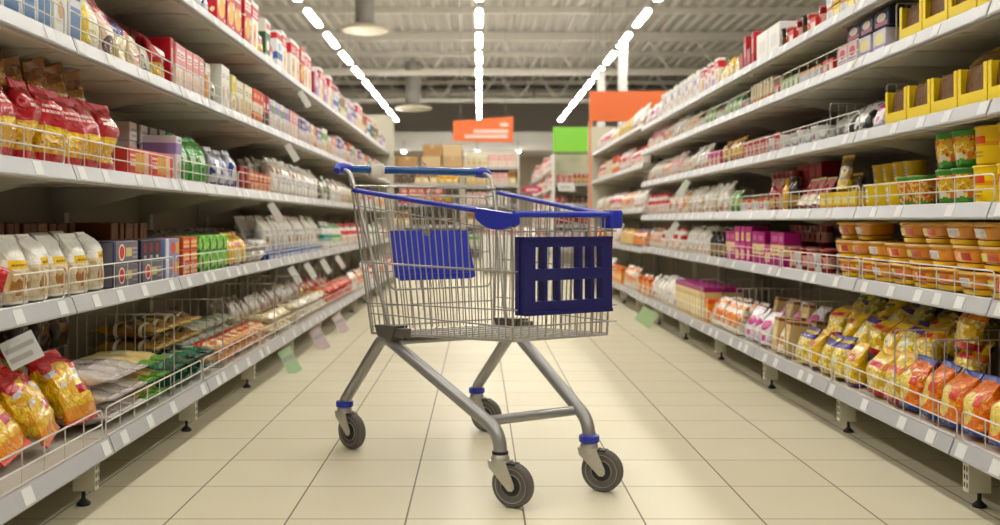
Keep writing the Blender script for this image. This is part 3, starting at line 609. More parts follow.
bx('magenta_c', 'cracker_carton', 'cracker carton', 'magenta and cream', .11, .09, .175, '#b32a80', [('band', .3, .62, '#ead2a2'), ('rect', .5, .8, .3, .08, '#d879b4'), ('txt', .5, .46, .34, .09, '#a85a5a', 2)])
bx('magenta_low', 'cracker_carton', 'cracker carton', 'short magenta', .11, .1, .10, '#c2348c', [('rect', .5, .4, .3, .25, '#f0dcc0'), ('ell', .5, .4, .16, .18, '#e5c045')])
bx('cream_purple', 'grain_packet', 'grain packet', 'cream and purple', .075, .12, .215, '#e4cf9c', [('band', .86, 1, '#a13a78'), ('rect', .5, .42, .3, .26, '#efe2bd'), ('rect', .1, .42, .05, .42, '#c79c54'), ('txt', .5, .7, .3, .06, '#94713c', 2)])
bx('beige_box', 'grain_packet', 'grain packet', 'plain beige', .075, .1, .16, '#d9bd8a', [('rect', .5, .5, .3, .2, '#e9d8b4'), ('band', .9, 1, '#8d5a3a')])
bx('orange_box', 'grain_packet', 'grain packet', 'orange', .09, .1, .15, '#e8942c', [('ell', .5, .4, .3, .22, '#f3e3c8'), ('band', .8, 1, '#dd5a24')])
bx('low_mixed_red', 'seasoning_packet', 'seasoning packet', 'small red', .07, .1, .075, '#d04a44', [('rect', .5, .5, .35, .2, '#f0ddd0'), ('band', 0, .2, '#eee6e0')])
bx('low_mixed_white', 'seasoning_packet', 'seasoning packet', 'small white', .07, .1, .07, '#e7e2da', [('rect', .5, .5, .3, .25, '#bfc6d8'), ('band', .8, 1, '#c98a3c')])
bx('low_mixed_green', 'seasoning_packet', 'seasoning packet', 'small green', .07, .1, .08, '#a4b97c', [('rect', .5, .5, .3, .25, '#e8e8d2'), ('band', 0, .25, '#527a3c')])
bx('low_mixed_yellow', 'seasoning_packet', 'seasoning packet', 'small yellow', .08, .1, .07, '#e3c22e', [('rect', .5, .5, .34, .2, '#f3e6a4'), ('band', .0, .2, '#c98f22')])
bx('thin_cream', 'seasoning_packet', 'seasoning packet', 'thin cream', .03, .1, .12, '#ece2c8', [('band', .0, .3, '#d8a05c'), ('rect', .5, .6, .3, .2, '#d2b46c')])
bx('blue_strip', 'sugar_packet', 'sugar packet', 'low blue', .12, .06, .045, '#3a5aa2', [('txt', .5, .5, .4, .36, '#dfe4f0', 1)])
bx('top_block', 'crispbread_carton', 'crispbread carton', 'large white', .2, .16, .16, '#f0eeea', [('rect', .5, .5, .3, .2, '#e2e0de'), ('band', 0, .1, '#d8d6d2')])
bx('top_small', 'cocoa_carton', 'cocoa carton', 'white and red', .09, .1, .12, '#ece4dc', [('band', .1, .5, '#d0463c'), ('rect', .5, .75, .3, .14, '#4a4038'), ('band', .92, 1, '#e2a858')])
# --- cups, bowls, tubs, jars, bottles
V_tub('cup_noodle', 'noodle_cup', 'noodle cup', 'cup', 'green and orange', .040, .052, .115, P('cup noodle', '#e2b93a', [('band', .0, .2, '#3f8a3a'), ('band', .86, 1, '#4a9440'), ('blot', .2, .86, 45, .54, '#e07a2c'), ('blot', .2, .86, 60, .58, '#f1e29a'), ('blot', .3, .86, 50, .64, '#c8362c'), ('rect', .62, .3, .12, .1, '#eee6d6'), ('blot', .1, .7, 18, .64, '#58a043')], .25, coat=.3), '#4a8f3f')
V_tub('cup_orange', 'noodle_cup', 'noodle cup', 'cup', 'orange and green', .038, .05, .105, P('cup orange', '#e08a35', [('band', .0, .16, '#5a9a3c'), ('band', .88, 1, '#5f9f40'), ('blot', .1, .9, 55, .53, '#efce7e'), ('blot', .1, .8, 45, .6, '#d2522c'), ('blot', .1, .5, 40, .6, '#6fa040')], .25, coat=.3), '#69a043')
V_tub('cup_yellow', 'noodle_cup', 'soup cup', 'cup', 'yellow', .036, .044, .085, P('cup yellow', '#ecc81c', [('rect', .45, .55, .16, .3, '#eceadf'), ('band', 0, .12, '#e0b014'), ('txt', .45, .55, .13, .2, '#b9a668', 3)], .25, coat=.3), '#eccf3a')
V_tub('tub_yellow', 'mash_tub', 'mash tub', 'tub', 'bright yellow', .058, .062, .115, P('tub yellow', '#f6d214', [('band', .5, .62, '#e7a514'), ('rect', .45, .66, .28, .1, '#d9542a'), ('txt', .45, .3, .22, .1, '#c98d12', 2)], .3, coat=.3), '#f2cf1e', .004)
V_tub('jar_red', 'sauce_jar', 'sauce jar', 'jar', 'dark red', .032, .033, .10, P('jar red', '#7c1c22', [('band', .2, .7, '#d8a8a0'), ('ell', .5, .45, .2, .2, '#b93a40')], .15, coat=.5), '#b8303a')
V_tub('jar_pink', 'sauce_jar', 'sauce jar', 'jar', 'pink labelled', .033, .034, .10, P('jar pink', '#b85a5c', [('band', .15, .75, '#e0b9b4'), ('ell', .5, .45, .2, .2, '#c8424c')], .15, coat=.5), '#caa08c')
V_tub('can_grey', 'food_can', 'food can', 'can', 'pale grey', .038, .038, .075, P('can grey', '#cfcfcb', [('band', .2, .8, '#e6e6e2'), ('blot', .2, .8, 24, .56, '#9fa6a2')], .25), '#bfc0bf')
V_tub('tub_white', 'cream_tub', 'plastic tub', 'tub', 'white', .04, .046, .08, P('tub white', '#e6e4e0', [('band', .3, .7, '#d5cfd4'), ('blot', .3, .7, 26, .58, '#8f7f9a')], .3), '#eeeeec')
V_tub('pot_dark', 'sauce_jar', 'sauce jar', 'jar', 'nearly black', .03, .031, .11, P('pot dark', '#2b2320', [('band', .2, .6, '#6f4a2a')], .15, coat=.5), '#40322a')
def bowl_var():
    w = .165; h = .072; rs = []
    prof = [(.70, .68, 0), (.80, .78, .003), (.84, .82, .010), (.84, .82, .019), (.80, .78, .022), (.92, .90, h-.012), (.95, .93, h-.006)]
    mb = MB(); mb.rings([[(x, y, z) for x, y in srect(w*a, w*.9*b, 3.4, 28)] for a, b, z in prof])
    m = P('bowl sleeve', '#f0992c', [('band', 0, .08, '#7b3a1c'), ('rect', .34, .52, .13, .34, '#c8cf2e'), ('rect', .66, .52, .17, .38, '#dd5a2c'), ('txt', .66, .52, .1, .2, '#b23c22', 2)], .22, coat=.5)
    m2 = P('bowl white sleeve', '#f0a22e', [('rect', .42, .5, .3, .42, '#e9e6e2'), ('txt', .42, .5, .25, .34, '#9d97a2', 5)], .22, coat=.5)
    m3 = P('bowl red sleeve', '#f2a430', [('rect', .3, .5, .16, .42, '#e0602c'), ('rect', .72, .5, .14, .4, '#c8403c'), ('rect', .52, .5, .04, .4, '#f4d13a')], .22, coat=.5)
    lid = MB().rings([[(x, y, z) for x, y in srect(w*a, w*.9*a, 3.4, 28)] for a, z in ((.95, h-.008), (1, h-.006), (1, h-.001), (.97, h+.003), (.9, h+.003), (.87, h))])
    bm = P('bowl base', '#f0a034', [('band', .0, .28, '#f6c81c'), ('band', .28, .33, '#8a4a20')], .25, coat=.4)
    lm = plain('bowl lid', '#f2bd55', .25, coat=.3)
    for key, mm, look in (('bowl', m, 'orange'), ('bowl_white', m2, 'white labelled orange'), ('bowl_red', m3, 'red and orange')):
        sl = MB(); sl.rings([[(x, y, z) for x, y in srect(w*a+.0016, w*b+.0016, 3.4, 28)] for a, b, z in ((.82, .80, .026), (.90, .88, h-.016))], cap0=False, cap1=False)
        add_var(key, 'noodle_bowl', 'noodle bowl', 'bowl', look, w, w*.9, h+.004, [(mb.mesh('noodle_bowl', bm), [('lid', lid.mesh('lid', lm)), ('sleeve', sl.mesh('sleeve', mm))])], None)
bowl_var()
def bottle_var(key, look, colr, capc, r, h):
    mb = MB().lathe([(r*.9, 0), (r, .006), (r, h*.62), (r*.8, h*.72), (r*.36, h*.82), (r*.36, h*.9)], 16)
    cap = MB().lathe([(r*.42, h*.88), (r*.42, h*.985), (r*.3, h)], 14)
    add_var(key, 'sauce_bottle', 'sauce bottle', 'bottle', look, 2*r, 2*r, h, [(mb.mesh('sauce_bottle', P(key, colr, [('band', .12, .5, '#d8b878' if colr != '#2a2019' else '#a98a5a')], .15, coat=.5)), [('cap', cap.mesh('cap', plain(key+' cap', capc, .35)))])], None)
bottle_var('bottle_yellow', 'yellow', '#ebb51e', '#e2b01c', .026, .16)
bottle_var('bottle_dark', 'dark brown', '#2a2019', '#1d1a1c', .026, .165)
bottle_var('bottle_red', 'red', '#a3262a', '#c8c0b8', .026, .15)
def pouch_var(key, look, base, layers):
    mb = MB(); w, h = .10, .15; rs = []
    for i in range(7):
        f = i/6; d = .035*(1-f)**.8+.004
        rs.append([(x, y, h*f) for x, y in srect(w, d, 3, 14)])
    mb.rings(rs)
    s = MB().box((-w/2, -.003, h*.94), (w/2, .003, h*1.03))
    add_var(key, 'soup_pouch', 'soup pouch', 'packet', look, w, .04, h*1.03, [(mb.mesh('soup_pouch', P(key, base, layers, .25, .4, coat=.4)), [('top_seal', s.mesh('top_seal', plain(key+' s', '#c9b26a', .4)))])], None)
pouch_var('pouch_brown', 'brown and yellow', '#8a6a2a', [('band', .0, .3, '#d9bd3c'), ('ell', .5, .55, .3, .2, '#e4d8a0'), ('ell', .5, .62, .14, .1, '#a8342c'), ('blot', .6, 1, 22, .55, '#54401c')])
pouch_var('pouch_dark', 'dark green', '#2f3220', [('ell', .5, .4, .3, .2, '#b3a24a'), ('blot', .5, 1, 22, .55, '#5a5a30')])
pouch_var('pouch_pink', 'pink and cream', '#d88a8c', [('band', 0, .4, '#ecdcc8'), ('ell', .5, .6, .3, .15, '#b23a52')])
def tray_var():
    w, d, h, lip, t = .172, .3, .125, .044, .004
    mb = MB()
    mb.box((-w/2, -d/2, 0), (w/2, d/2, t)); mb.box((-w/2, d/2-t, t), (w/2, d/2, h))
    for s in (-1, 1):
        x0, x1 = sorted((s*w/2, s*(w/2-t)))
        mb.prism([(-d/2, t), (d/2-t, t), (d/2-t, h), (-d/2, h)], 'x', x0, x1)
        a, b = sorted((s*(w/2-t), s*(w/2-.018)))       # front corner posts
        mb.hexa([(a, -d/2, lip), (b, -d/2, lip), (b, -d/2+t, lip), (a, -d/2+t, lip)],
                [(a if s > 0 else a, -d/2, h), (b, -d/2, h), (b, -d/2+t, h), (a, -d/2+t, h)])
    mb.box((-w/2+t, -d/2, t), (w/2-t, -d/2+t, lip))
    body = mb.mesh('display_tray', P('tray yellow', '#f7d716', [('band', 0, .04, '#d9b40f')], .45, jitter=.05))
    return body, w, d, h
TRAY = tray_var()

V_bag('kraft', 'spice_bag', 'spice bag', 'brown paper', .155, .045, .128, P('kraft', '#6b4a2c', [('blot', 0, 1, 14, .58, '#7d5a38')], .6, .4), '#7a5634', amp=.003, full=.93, seal=.04)
V_bag('kraft_gold', 'spice_bag', 'spice bag', 'golden brown', .16, .06, .16, P('kraft gold', '#a5781f', [('blot', 0, 1, 20, .54, '#6b4a16'), ('rect', .5, .5, .2, .1, '#d8a83c')], .25, .6, coat=.5), '#b98a2c', amp=.01, full=.6)
# ------------------------------------------------------------------ stocking the shelves
YL = lambda x: FPX*FL/(VX-x)
YR = lambda x: FPX*FR/(x-VX)
YLb = lambda x: FPX*(FL-BASE)/(VX-x)
YRb = lambda x: FPX*(FR-BASE)/(x-VX)
COUNT = {}
def put(key, M, label, group):
    v = VAR[key]; me, parts = R.choice(v['alts'])
    o = link(v['kind'], me); o.matrix_world = M
    for pn, pm in parts: link(pn, pm, o)
    tag(o, label, v['cat'], group)
    return o
SIDES = {'L': (-1, FL, ZL), 'R': (1, FR, ZR), 'F': (1, FR+.02, ZF)}
def place_row(side, idx, Y0, Y1, keys, inset=.035, rows=1, layers=1, gap=.006, lean=0, roll=0, rollc=0, yaw=.05, jz=0, lie=None, sc=1.0, step=0, dz=.002, lay=None, rowd=None):
    """stock a stretch of a shelf: front row first, rows behind, layers on top; keys are used in turn"""
    s, F, zs = SIDES[side]
    if isinstance(keys, str): keys = [keys]
    if VAR[keys[0]]['cat'] == 'bag': gap += .009
    elif VAR[keys[0]]['cat'] == 'packet': gap += .007; dz += .006
    ymax = 8.775 if side == 'R' else 12.77
    if idx < len(zs)-1:                                    # the stretch is measured at the front face of the packs
        kf = (F+inset)/F; Y0 *= kf; Y1 *= kf
    Y1 = min(Y1, ymax-.025)
    if side == 'F': Y0 = max(Y0, 8.86)
    z0 = zs[idx]; a0 = (-BASE if idx == len(zs)-1 else 0) + inset
    if isinstance(keys, str): keys = [keys]
    for r in range(rows):
        y = Y0; k = 0
        while True:
            key = keys[k % len(keys)]; v = VAR[key]
            w, d, h = v['w']*sc, v['d']*sc, v['h']*sc
            if lie == 'out': ex, ey, ez = h, w, d          # length points out of the shelf
            elif lie == 'along': ex, ey, ez = w, h, d      # length runs along the shelf
            elif lie == 'slump': ex, ey, ez = h*.8, w, h*.45
            else: ex, ey, ez = d, w, h
            if y + ey > Y1 + .02: break
            nl = layers + (step*r if step else 0)
            for l in range(nl):
                yc = y + ey/2 + R.uniform(-.2, .2)*gap
                a = a0 + (rowd or ex*(1.18 if v['cat'] == 'bag' else 1)+.012)*r
                zz = z0 + dz + (lay or ez+.002)*l
                j = R.uniform(-yaw, yaw); sg = -s      # front faces the aisle
                base = Matrix.Rotation(PI/2 if s < 0 else -PI/2, 4, 'Z') @ Matrix.Rotation(j, 4, 'Z')
                if lie == 'out':
                    # local z (length) -> away from the aisle, local y(thickness) -> up
                    M = Matrix.Translation((s*(F+a), yc, zz+ez/2)) @ base @ Matrix.Rotation(-PI/2, 4, 'X') @ Matrix.Rotation(R.choice((0, PI)) if roll else 0, 4, 'Z')
                elif lie == 'along':
                    M = Matrix.Translation((s*(F+a+ex/2), yc+(h/2 if s < 0 else -h/2)*1, zz+ez/2)) @ base @ Matrix.Rotation(-PI/2, 4, 'Y') @ Matrix.Rotation(0, 4, 'X')
                    M = Matrix.Translation((s*(F+a+ex/2), yc-h/2, zz+ez/2)) @ Matrix.Rotation(j, 4, 'Z') @ Matrix.Rotation(-PI/2, 4, 'X')
                elif lie == 'slump':
                    M = Matrix.Translation((s*(F+a+.03), yc, zz+.02)) @ base @ Matrix.Rotation(-R.uniform(.75, 1.05), 4, 'X') @ Matrix.Rotation(R.uniform(-.2, .2), 4, 'Y')
                else:
                    ln = lean + R.uniform(-.03, .03)*(1 if lean or yaw > .04 else 0)
                    rl = rollc+R.uniform(-roll, roll)
                    M = Matrix.Translation((s*(F+a+d/2), yc, zz+w/2*abs(math.sin(rl))+d/2*abs(math.sin(ln))+(.003 if v['cat'] == 'bag' else 0))) @ base @ Matrix.Rotation(-ln, 4, 'X') @ Matrix.Rotation(rl, 4, 'Y')
                M = M @ Matrix.Scale(sc*(R.uniform(.93, 1.0) if v['cat'] == 'bag' else 1), 4)
                rw = '' if rows == 1 else (', front row' if r == 0 else ', back row' if r == rows-1 else ', middle row')
                ly = '' if nl == 1 else ('lower ' if l == 0 else 'upper ' if l == nl-1 else 'middle ')
                ck = (v['look'], v['noun'], side, idx, rw, ly)
                COUNT[ck] = COUNT.get(ck, 0)+1
                lb = f"{ly}{v['look']} {v['noun']}{rw}, {ordn(COUNT[ck])} from near end, {SN[side, idx]}"
                put(key, M, lb, f"{v['look']} {v['noun']}s on the {SN[side, idx]}")
            y += ey + gap; k += 1
def mix(side, idx, Y0, Y1, keys, runs=(3, 6), **kw):
    """runs of alike packs one after another along the shelf"""
    y = Y0; k = 0; sc0 = kw.pop('sc', 1)
    while y < Y1:
        key = keys[k % len(keys)]; n = R.randint(*runs)
        kw['sc'] = sc0*R.uniform(.86, 1.06)
        v = VAR[key]; w = v['w']*kw['sc']
        L = n*(w+kw.get('gap', .006))
        place_row(side, idx, y, min(y+L-.005, Y1), key, **kw)
        y += L+.012; k += 1
def heap(side, idx, y, a, z, key, label, lay=1.1, yaw=0., rollz=0., sc=1.0):
    """one pack lying or leaning in a heap; lay is how far it has tipped back"""
    s, F, zs = SIDES[side]
    M = Matrix.Translation((s*(F+a), y, zs[idx]+z)) @ Matrix.Rotation((PI/2 if s < 0 else -PI/2)+yaw, 4, 'Z') @ Matrix.Rotation(-lay, 4, 'X') @ Matrix.Rotation(rollz, 4, 'Y') @ Matrix.Scale(sc, 4)
    return put(key, M, label, 'bags heaped on the ' + SN[side, idx])
# ======== left side, top shelf (tall cereal cartons)
place_row('L', 0, 3.72, 4.04, ['cereal_white'], yaw=.06)
place_row('L', 0, 4.05, 4.40, ['blue_silver', 'blue_silver', 'white_yellow'], rows=2)
place_row('L', 0, 4.41, 4.90, ['cereal_red'], rows=2)
place_row('L', 0, 4.91, 5.24, ['cereal_red', 'cereal_white'], rows=2)
place_row('L', 0, 5.25, 5.72, ['red_round', 'cereal_green', 'red_lilac'], rows=1)
place_row('L', 0, 5.73, 6.12, ['cereal_blue', 'cereal_white'], rows=1)
place_row('L', 0, 6.13, 6.98, ['cereal_white', 'cereal_white', 'cereal_red', 'cereal_white'], rows=1)
place_row('L', 0, 7.0, 7.9, ['red_spine', 'cereal_lilac', 'pink_white', 'cereal_white'], rows=1)
mix('L', 0, 7.9, 12.6, ['cereal_blue', 'cereal_green', 'cereal_brown', 'green_w', 'cereal_lilac', 'purple_c', 'lilac_c', 'cereal_white', 'cereal_brown', 'orange_red'], (1, 3))
# ======== left side, second shelf
place_row('L', 1, 2.15, 2.70, ['book_blue'], gap=.004)
place_row('L', 1, 2.71, 2.80, ['white_tall'])
place_row('L', 1, 2.81, 2.92, 'book_blue')
place_row('L', 1, 2.925, 3.03, 'white_yellow', yaw=.1)
place_row('L', 1, 3.055, 3.16, 'cream_meat', yaw=.1)
place_row('L', 1, 3.19, 3.30, 'cream_blue', lean=.12)
place_row('L', 1, 3.33, 3.44, 'red_cream', lean=.2)
place_row('L', 1, 3.46, 3.56, 'grey_green', lean=.2)
place_row('L', 1, 3.575, 3.70, 'red_round')
place_row('L', 1, 3.73, 3.77, 'red_spine')
place_row('L', 1, 3.785, 4.20, 'pink_white')
place_row('L', 1, 4.21, 4.30, 'white_orange')
place_row('L', 1, 4.31, 4.44, 'grey_green', lean=.1)
place_row('L', 1, 4.46, 4.66, 'white_tall')
place_row('L', 1, 4.66, 4.74, 'yellow_c')
place_row('L', 1, 4.74, 5.08, 'cream_c')
place_row('L', 1, 5.10, 5.34, 'orange_red')
place_row('L', 1, 5.34, 5.49, 'red_black')
place_row('L', 1, 5.49, 6.05, ['lilac_c', 'green_w', 'lilac_c'])
place_row('L', 1, 6.06, 6.4, ['pink_white'])
mix('L', 1, 6.42, 12.6, ['purple_c', 'lilac_c', 'cream_c', 'orange_red', 'purple_c', 'green_w', 'white_orange', 'pink_white'], (1, 3))
place_row('L', 1, 3.05, 3.86, 'dark_red_tall', inset=.22, gap=.004)
mix('L', 1, 3.95, 7, ['cream_c', 'pink_white', 'lilac_c'], inset=.22)
# ======== left side, third shelf (pasta)
place_row('L', 2, 2.12, 3.29, 'pasta_red', inset=.03, gap=.002, yaw=.25, roll=.05)
place_row('L', 2, 2.0, 3.05, 'pasta_tall', inset=.118, gap=-.004, lean=-.14, rollc=-.3)
place_row('L', 2, 2.2, 3.1, 'pasta_tall', inset=.27, gap=.012, lean=.04, rollc=-.1)
place_row('L', 2, 3.29, 3.78, 'pink_low')
place_row('L', 2, 3.30, 3.86, 'white_black', inset=.17, layers=3, gap=.01)
place_row('L', 2, 3.79, 3.87, 'lilac_c')
place_row('L', 2, 3.88, 4.28, 'green', gap=.0)
place_row('L', 2, 4.36, 4.82, 'blue_silver', sc=1.12, roll=.1)
place_row('L', 2, 4.84, 5.02, 'dark_red_low')
place_row('L', 2, 5.03, 5.6, 'orange_tea', layers=2)
place_row('L', 2, 5.0, 6.5, 'clear_beige', inset=.17, sc=1.1)
place_row('L', 2, 5.62, 7.2, 'silver', roll=.08, rows=2)
place_row('L', 2, 7.22, 7.9, ['dark_brown', 'clear_beige', 'teal_white'])
mix('L', 2, 7.9, 12.6, ['silver', 'clear_beige', 'yellow', 'white_plain', 'red_white', 'clear_beige', 'orange_white', 'silver'], (4, 7))
# ======== left side, fourth shelf (flour and tea)
heap('L', 3, 2.45, .0, .075, 'pasta_red', 'red pasta bag lying over the wire at the camera end, left fourth shelf', 1.3, .5, .2, .8)
heap('L', 3, 2.40, .06, .02, 'pasta_red', 'red pasta bag leaning behind the one over the wire, left fourth shelf', .3, .2, .1, .7)
place_row('L', 3, 2.47, 3.14, 'flour', rows=1, inset=.035, gap=.014, yaw=.16, lean=.04)
place_row('L', 3, 2.45, 3.16, 'flour', rows=1, inset=.125, gap=.014, yaw=.16, lean=.04)
place_row('L', 3, 2.1, 2.42, 'dark_brown', inset=.2, sc=1.3)
place_row('L', 3, 2.4, 2.84, 'brown_tall', inset=.30, gap=.006)
place_row('L', 3, 3.15, 3.40, 'grey_disc', layers=2, yaw=.01)
place_row('L', 3, 3.41, 3.655, 'grey_disc', yaw=.01, lay=.082)
place_row('L', 3, 3.41, 3.655, 'navy_disc', yaw=.01, dz=.083)
place_row('L', 3, 3.67, 3.88, 'lilac_disc', layers=2, yaw=.01)
place_row('L', 3, 3.89, 4.12, 'orange_tea', layers=3, yaw=.02)
place_row('L', 3, 4.13, 4.60, 'green_tea', layers=2, yaw=.02)
place_row('L', 3, 3.12, 3.46, 'brown_tall', inset=.2, gap=.006)
place_row('L', 3, 3.5, 5.2, 'dark_brown', inset=.19, yaw=.2)
place_row('L', 3, 4.62, 5.05, 'yellow', yaw=.15)
place_row('L', 3, 5.06, 5.45, 'white_pack', lie='along', layers=2)
place_row('L', 3, 5.38, 7.3, 'sack', inset=.085, yaw=.15, rows=2, roll=.06)
place_row('L', 3, 5.5, 7.4, 'blue_strip', inset=.02)
place_row('L', 3, 7.48, 7.9, 'teal_white', sc=1.1)
place_row('L', 3, 7.9, 8.4, 'green_white', sc=1.1)
place_row('L', 3, 8.4, 9.6, ['red_white'], sc=1.1)
mix('L', 3, 9.6, 12.6, ['red_white', 'sack', 'green_white', 'silver'], (4, 6))
# ======== left side, bottom shelf
HB = [(2.16, -.03, .045, .75, .10, 'lowest at the camera end'), (2.34, -.03, .045, .8, -.1, 'behind the wire at the camera end'), (2.53, -.035, .045, .65, .12, 'third from the camera end'), (2.74, -.03, .045, .6, -.15, 'beside the spaghetti packs'),
      (2.42, .13, .10, .95, .2, 'back of the heap at the camera end'), (2.62, .13, .10, .75, -.15, 'tallest at the back of the heap'), (2.78, .15, .06, .8, -.3, 'leaning back near the divider'), (2.22, .15, .11, 1.0, .0, 'back of the heap, nearest the camera')]
for y, a, z, ly, rz, where in HB:
    heap('L', 4, y+.10, a, z, 'candy', f'yellow and red pasta bag, left bottom shelf, {where}', ly, rz, R.uniform(-.2, .2), .82)
place_row('L', 4, 2.93, 3.25, 'spag', inset=.03, layers=3, lie='out', gap=.004, yaw=.03)
place_row('L', 4, 3.255, 3.47, 'spag_cream', inset=.03, layers=3, lie='out', gap=.012, yaw=.05)
place_row('L', 4, 3.54, 4.12, 'dark_green', inset=.03, layers=2, lie='out', gap=.016, yaw=.1)
place_row('L', 4, 3.05, 3.47, 'dark_brown', inset=.38, layers=2, yaw=.2)
place_row('L', 4, 3.56, 4.12, 'brown_pack', inset=.10, lie='out', gap=.016, dz=.13, layers=2, yaw=.12)
place_row('L', 4, 4.22, 5.15, 'red_beige', inset=.035, layers=2, lie='out', gap=.012, yaw=.2)
place_row('L', 4, 4.22, 5.15, 'white_green', inset=.22, layers=3, lie='out', gap=.012, yaw=.2)
place_row('L', 4, 4.22, 5.15, 'dark_brown', inset=.43, yaw=.2, lay=.1)
place_row('L', 4, 5.27, 5.86, 'beige_pack', inset=.035, layers=2, lie='out', gap=.012, yaw=.2)
place_row('L', 4, 5.27, 5.86, 'clear_beige', inset=.24, yaw=.2, rows=2)
place_row('L', 4, 5.96, 7.2, ['beige_pack', 'white_pack'], inset=.035, layers=2, lie='out', gap=.012, yaw=.2)
place_row('L', 4, 5.96, 7.2, ['white_plain', 'clear_beige'], inset=.24, yaw=.2)
place_row('L', 4, 7.22, 8.6, ['red_orange'], inset=.035, layers=2, lie='out', gap=.012, yaw=.2)
place_row('L', 4, 7.22, 8.6, ['orange_pasta', 'red_white'], inset=.24, yaw=.2)
mix('L', 4, 8.62, 12.6, ['white_plain', 'orange_white', 'silver', 'red_white'], (4, 6))
# ======== right side, top shelf
place_row('R', 0, 3.0, 3.75, ['low_mixed_yellow', 'low_mixed_green', 'low_mixed_white'], layers=1)
place_row('R', 0, 3.76, 4.18, ['low_mixed_white', 'low_mixed_yellow'], layers=2)
place_row('R', 0, 4.2, 4.78, ['jar_red', 'low_mixed_red', 'jar_pink', 'pot_dark'], rows=2, yaw=.02)
place_row('R', 0, 4.79, 5.22, 'top_block', yaw=.02)
place_row('R', 0, 5.24, 5.52, ['red_spine', 'dark_red_low'])
place_row('R', 0, 5.54, 6.0, 'yellow', sc=.9)
place_row('R', 0, 6.0, 6.55, ['cereal_white', 'cereal_lilac'], sc=.66)
place_row('R', 0, 6.56, 7.9, ['white_tall', 'lilac_c', 'white_tall'], gap=.012, sc=.9)
place_row('R', 0, 7.92, 8.7, ['white_plain', 'magenta_white'])
# ======== right side, second shelf
def trays(idx, Y0, n, shelf):
    s, F, zs = SIDES['R']; me, w, d, h = TRAY
    for k in range(n):
        y = Y0+k*(w+.008)+w/2
        o = link('display_tray', me); o.matrix_world = Matrix.Translation((F+.012+d/2, y, zs[idx]+.002)) @ Matrix.Rotation(-PI/2, 4, 'Z')
        tag(o, f'bright yellow open-fronted display tray, {ordn(k+1)} from the camera on the {shelf}', 'tray', f'yellow display trays on the {shelf}')
        for q in range(4):
            M = Matrix.Translation((F+.045+q*.062, y, zs[idx]+.0075)) @ Matrix.Rotation(-PI/2, 4, 'Z') @ Matrix.Rotation(-.06, 4, 'X')
            put('kraft', M, f'brown paper spice bag, {ordn(q+1)} deep in the {ordn(k+1)} yellow tray, {shelf}', f'brown bags in the yellow trays, {shelf}')
trays(1, 2.56, 5, 'right second shelf')
M = Matrix.Translation((FR+.1, 3.05, ZR[2]+.128)) @ Matrix.Rotation(-PI/2, 4, 'Z') @ Matrix.Rotation(-.9, 4, 'X')
trays(2, 2.50, 6, 'right third shelf')
put('kraft_gold', M, 'golden brown bag lying on top of the yellow trays, right third shelf', None)
place_row('R', 1, 3.54, 3.74, 'lilac_stack', yaw=.01, gap=.01)
place_row('R', 1, 3.68, 3.80, 'lilac_stack', yaw=.01)
place_row('R', 1, 3.81, 4.04, 'pink_stack', yaw=.01)
place_row('R', 1, 3.52, 3.95, 'navy_stack', yaw=.02, dz=.101)
mix('R', 1, 4.06, 4.9, ['low_mixed_red', 'low_mixed_white', 'low_mixed_green'], (2, 4), rows=2)
place_row('R', 1, 4.92, 5.3, 'thin_cream', gap=.03, rows=2)
place_row('R', 1, 4.92, 5.3, 'blue_strip', inset=.005, gap=.003) if False else None
place_row('R', 1, 5.32, 5.5, 'grey_disc', layers=1, sc=.7)
mix('R', 1, 5.5, 6.6, ['green_small', 'low_mixed_white'], (3, 4))
mix('R', 1, 6.6, 8.7, ['cream_small', 'white_plain', 'orange_white', 'red_lilac'], (3, 5))
# ======== right side, third shelf
place_row('R', 2, 3.60, 3.71, 'magenta_white', sc=.75, lean=.4)
place_row('R', 2, 3.75, 4.1, 'black_white', lean=.35, inset=.04, yaw=.3)
place_row('R', 2, 3.72, 4.1, 'black_white', lean=.2, inset=.14, yaw=.3)
place_row('R', 2, 4.2, 4.72, ['can_grey', 'tub_white'], rows=2)
place_row('R', 2, 4.74, 5.0, ['tub_white', 'jar_pink'], rows=2)
place_row('R', 2, 4.45, 4.92, 'crimson', inset=.24, dz=.002, layers=2, gap=.004)
place_row('R', 2, 5.02, 5.5, 'jar_pink', rows=2)
place_row('R', 2, 5.5, 5.95, 'gold', sc=1.0)
place_row('R', 2, 5.96, 6.3, 'magenta_low', layers=1)
place_row('R', 2, 6.3, 6.8, 'white_plain', sc=.9)
mix('R', 2, 6.8, 8.7, ['cream_small', 'red_lilac', 'orange_white', 'white_plain'], (3, 5))
# ======== right side, fourth shelf (pots and cups)
place_row('R', 3, 2.44, 2.97, 'tub_yellow', gap=.004)
place_row('R', 3, 2.57, 2.97, 'tub_yellow', gap=.004, dz=.123, inset=.04)
place_row('R', 3, 2.5, 2.98, 'cup_yellow', inset=.19, layers=2)
place_row('R', 3, 2.985, 3.28, 'cup_noodle', layers=2, gap=.004)
place_row('R', 3, 3.0, 3.28, 'cup_noodle', layers=2, gap=.004, inset=.15)
place_row('R', 3, 3.29, 3.50, 'cup_orange', gap=.004)
place_row('R', 3, 3.35, 3.72, 'cup_yellow', inset=.15, layers=2, gap=.004)
place_row('R', 3, 3.50, 3.80, 'cup_yellow', gap=.004)
place_row('R', 3, 3.82, 4.24, 'low_mixed_yellow', inset=.03, gap=.004)
place_row('R', 3, 3.84, 4.1, ['pouch_brown', 'pouch_dark'], inset=.15, yaw=.5, lean=.15)
place_row('R', 3, 3.95, 4.06, 'pouch_brown', dz=.073, inset=.05, yaw=.4, lean=.2)
place_row('R', 3, 4.26, 4.56, 'pouch_pink', lean=.5, yaw=.3)
place_row('R', 3, 4.2, 4.6, 'dark_red_low', inset=.18, layers=2)
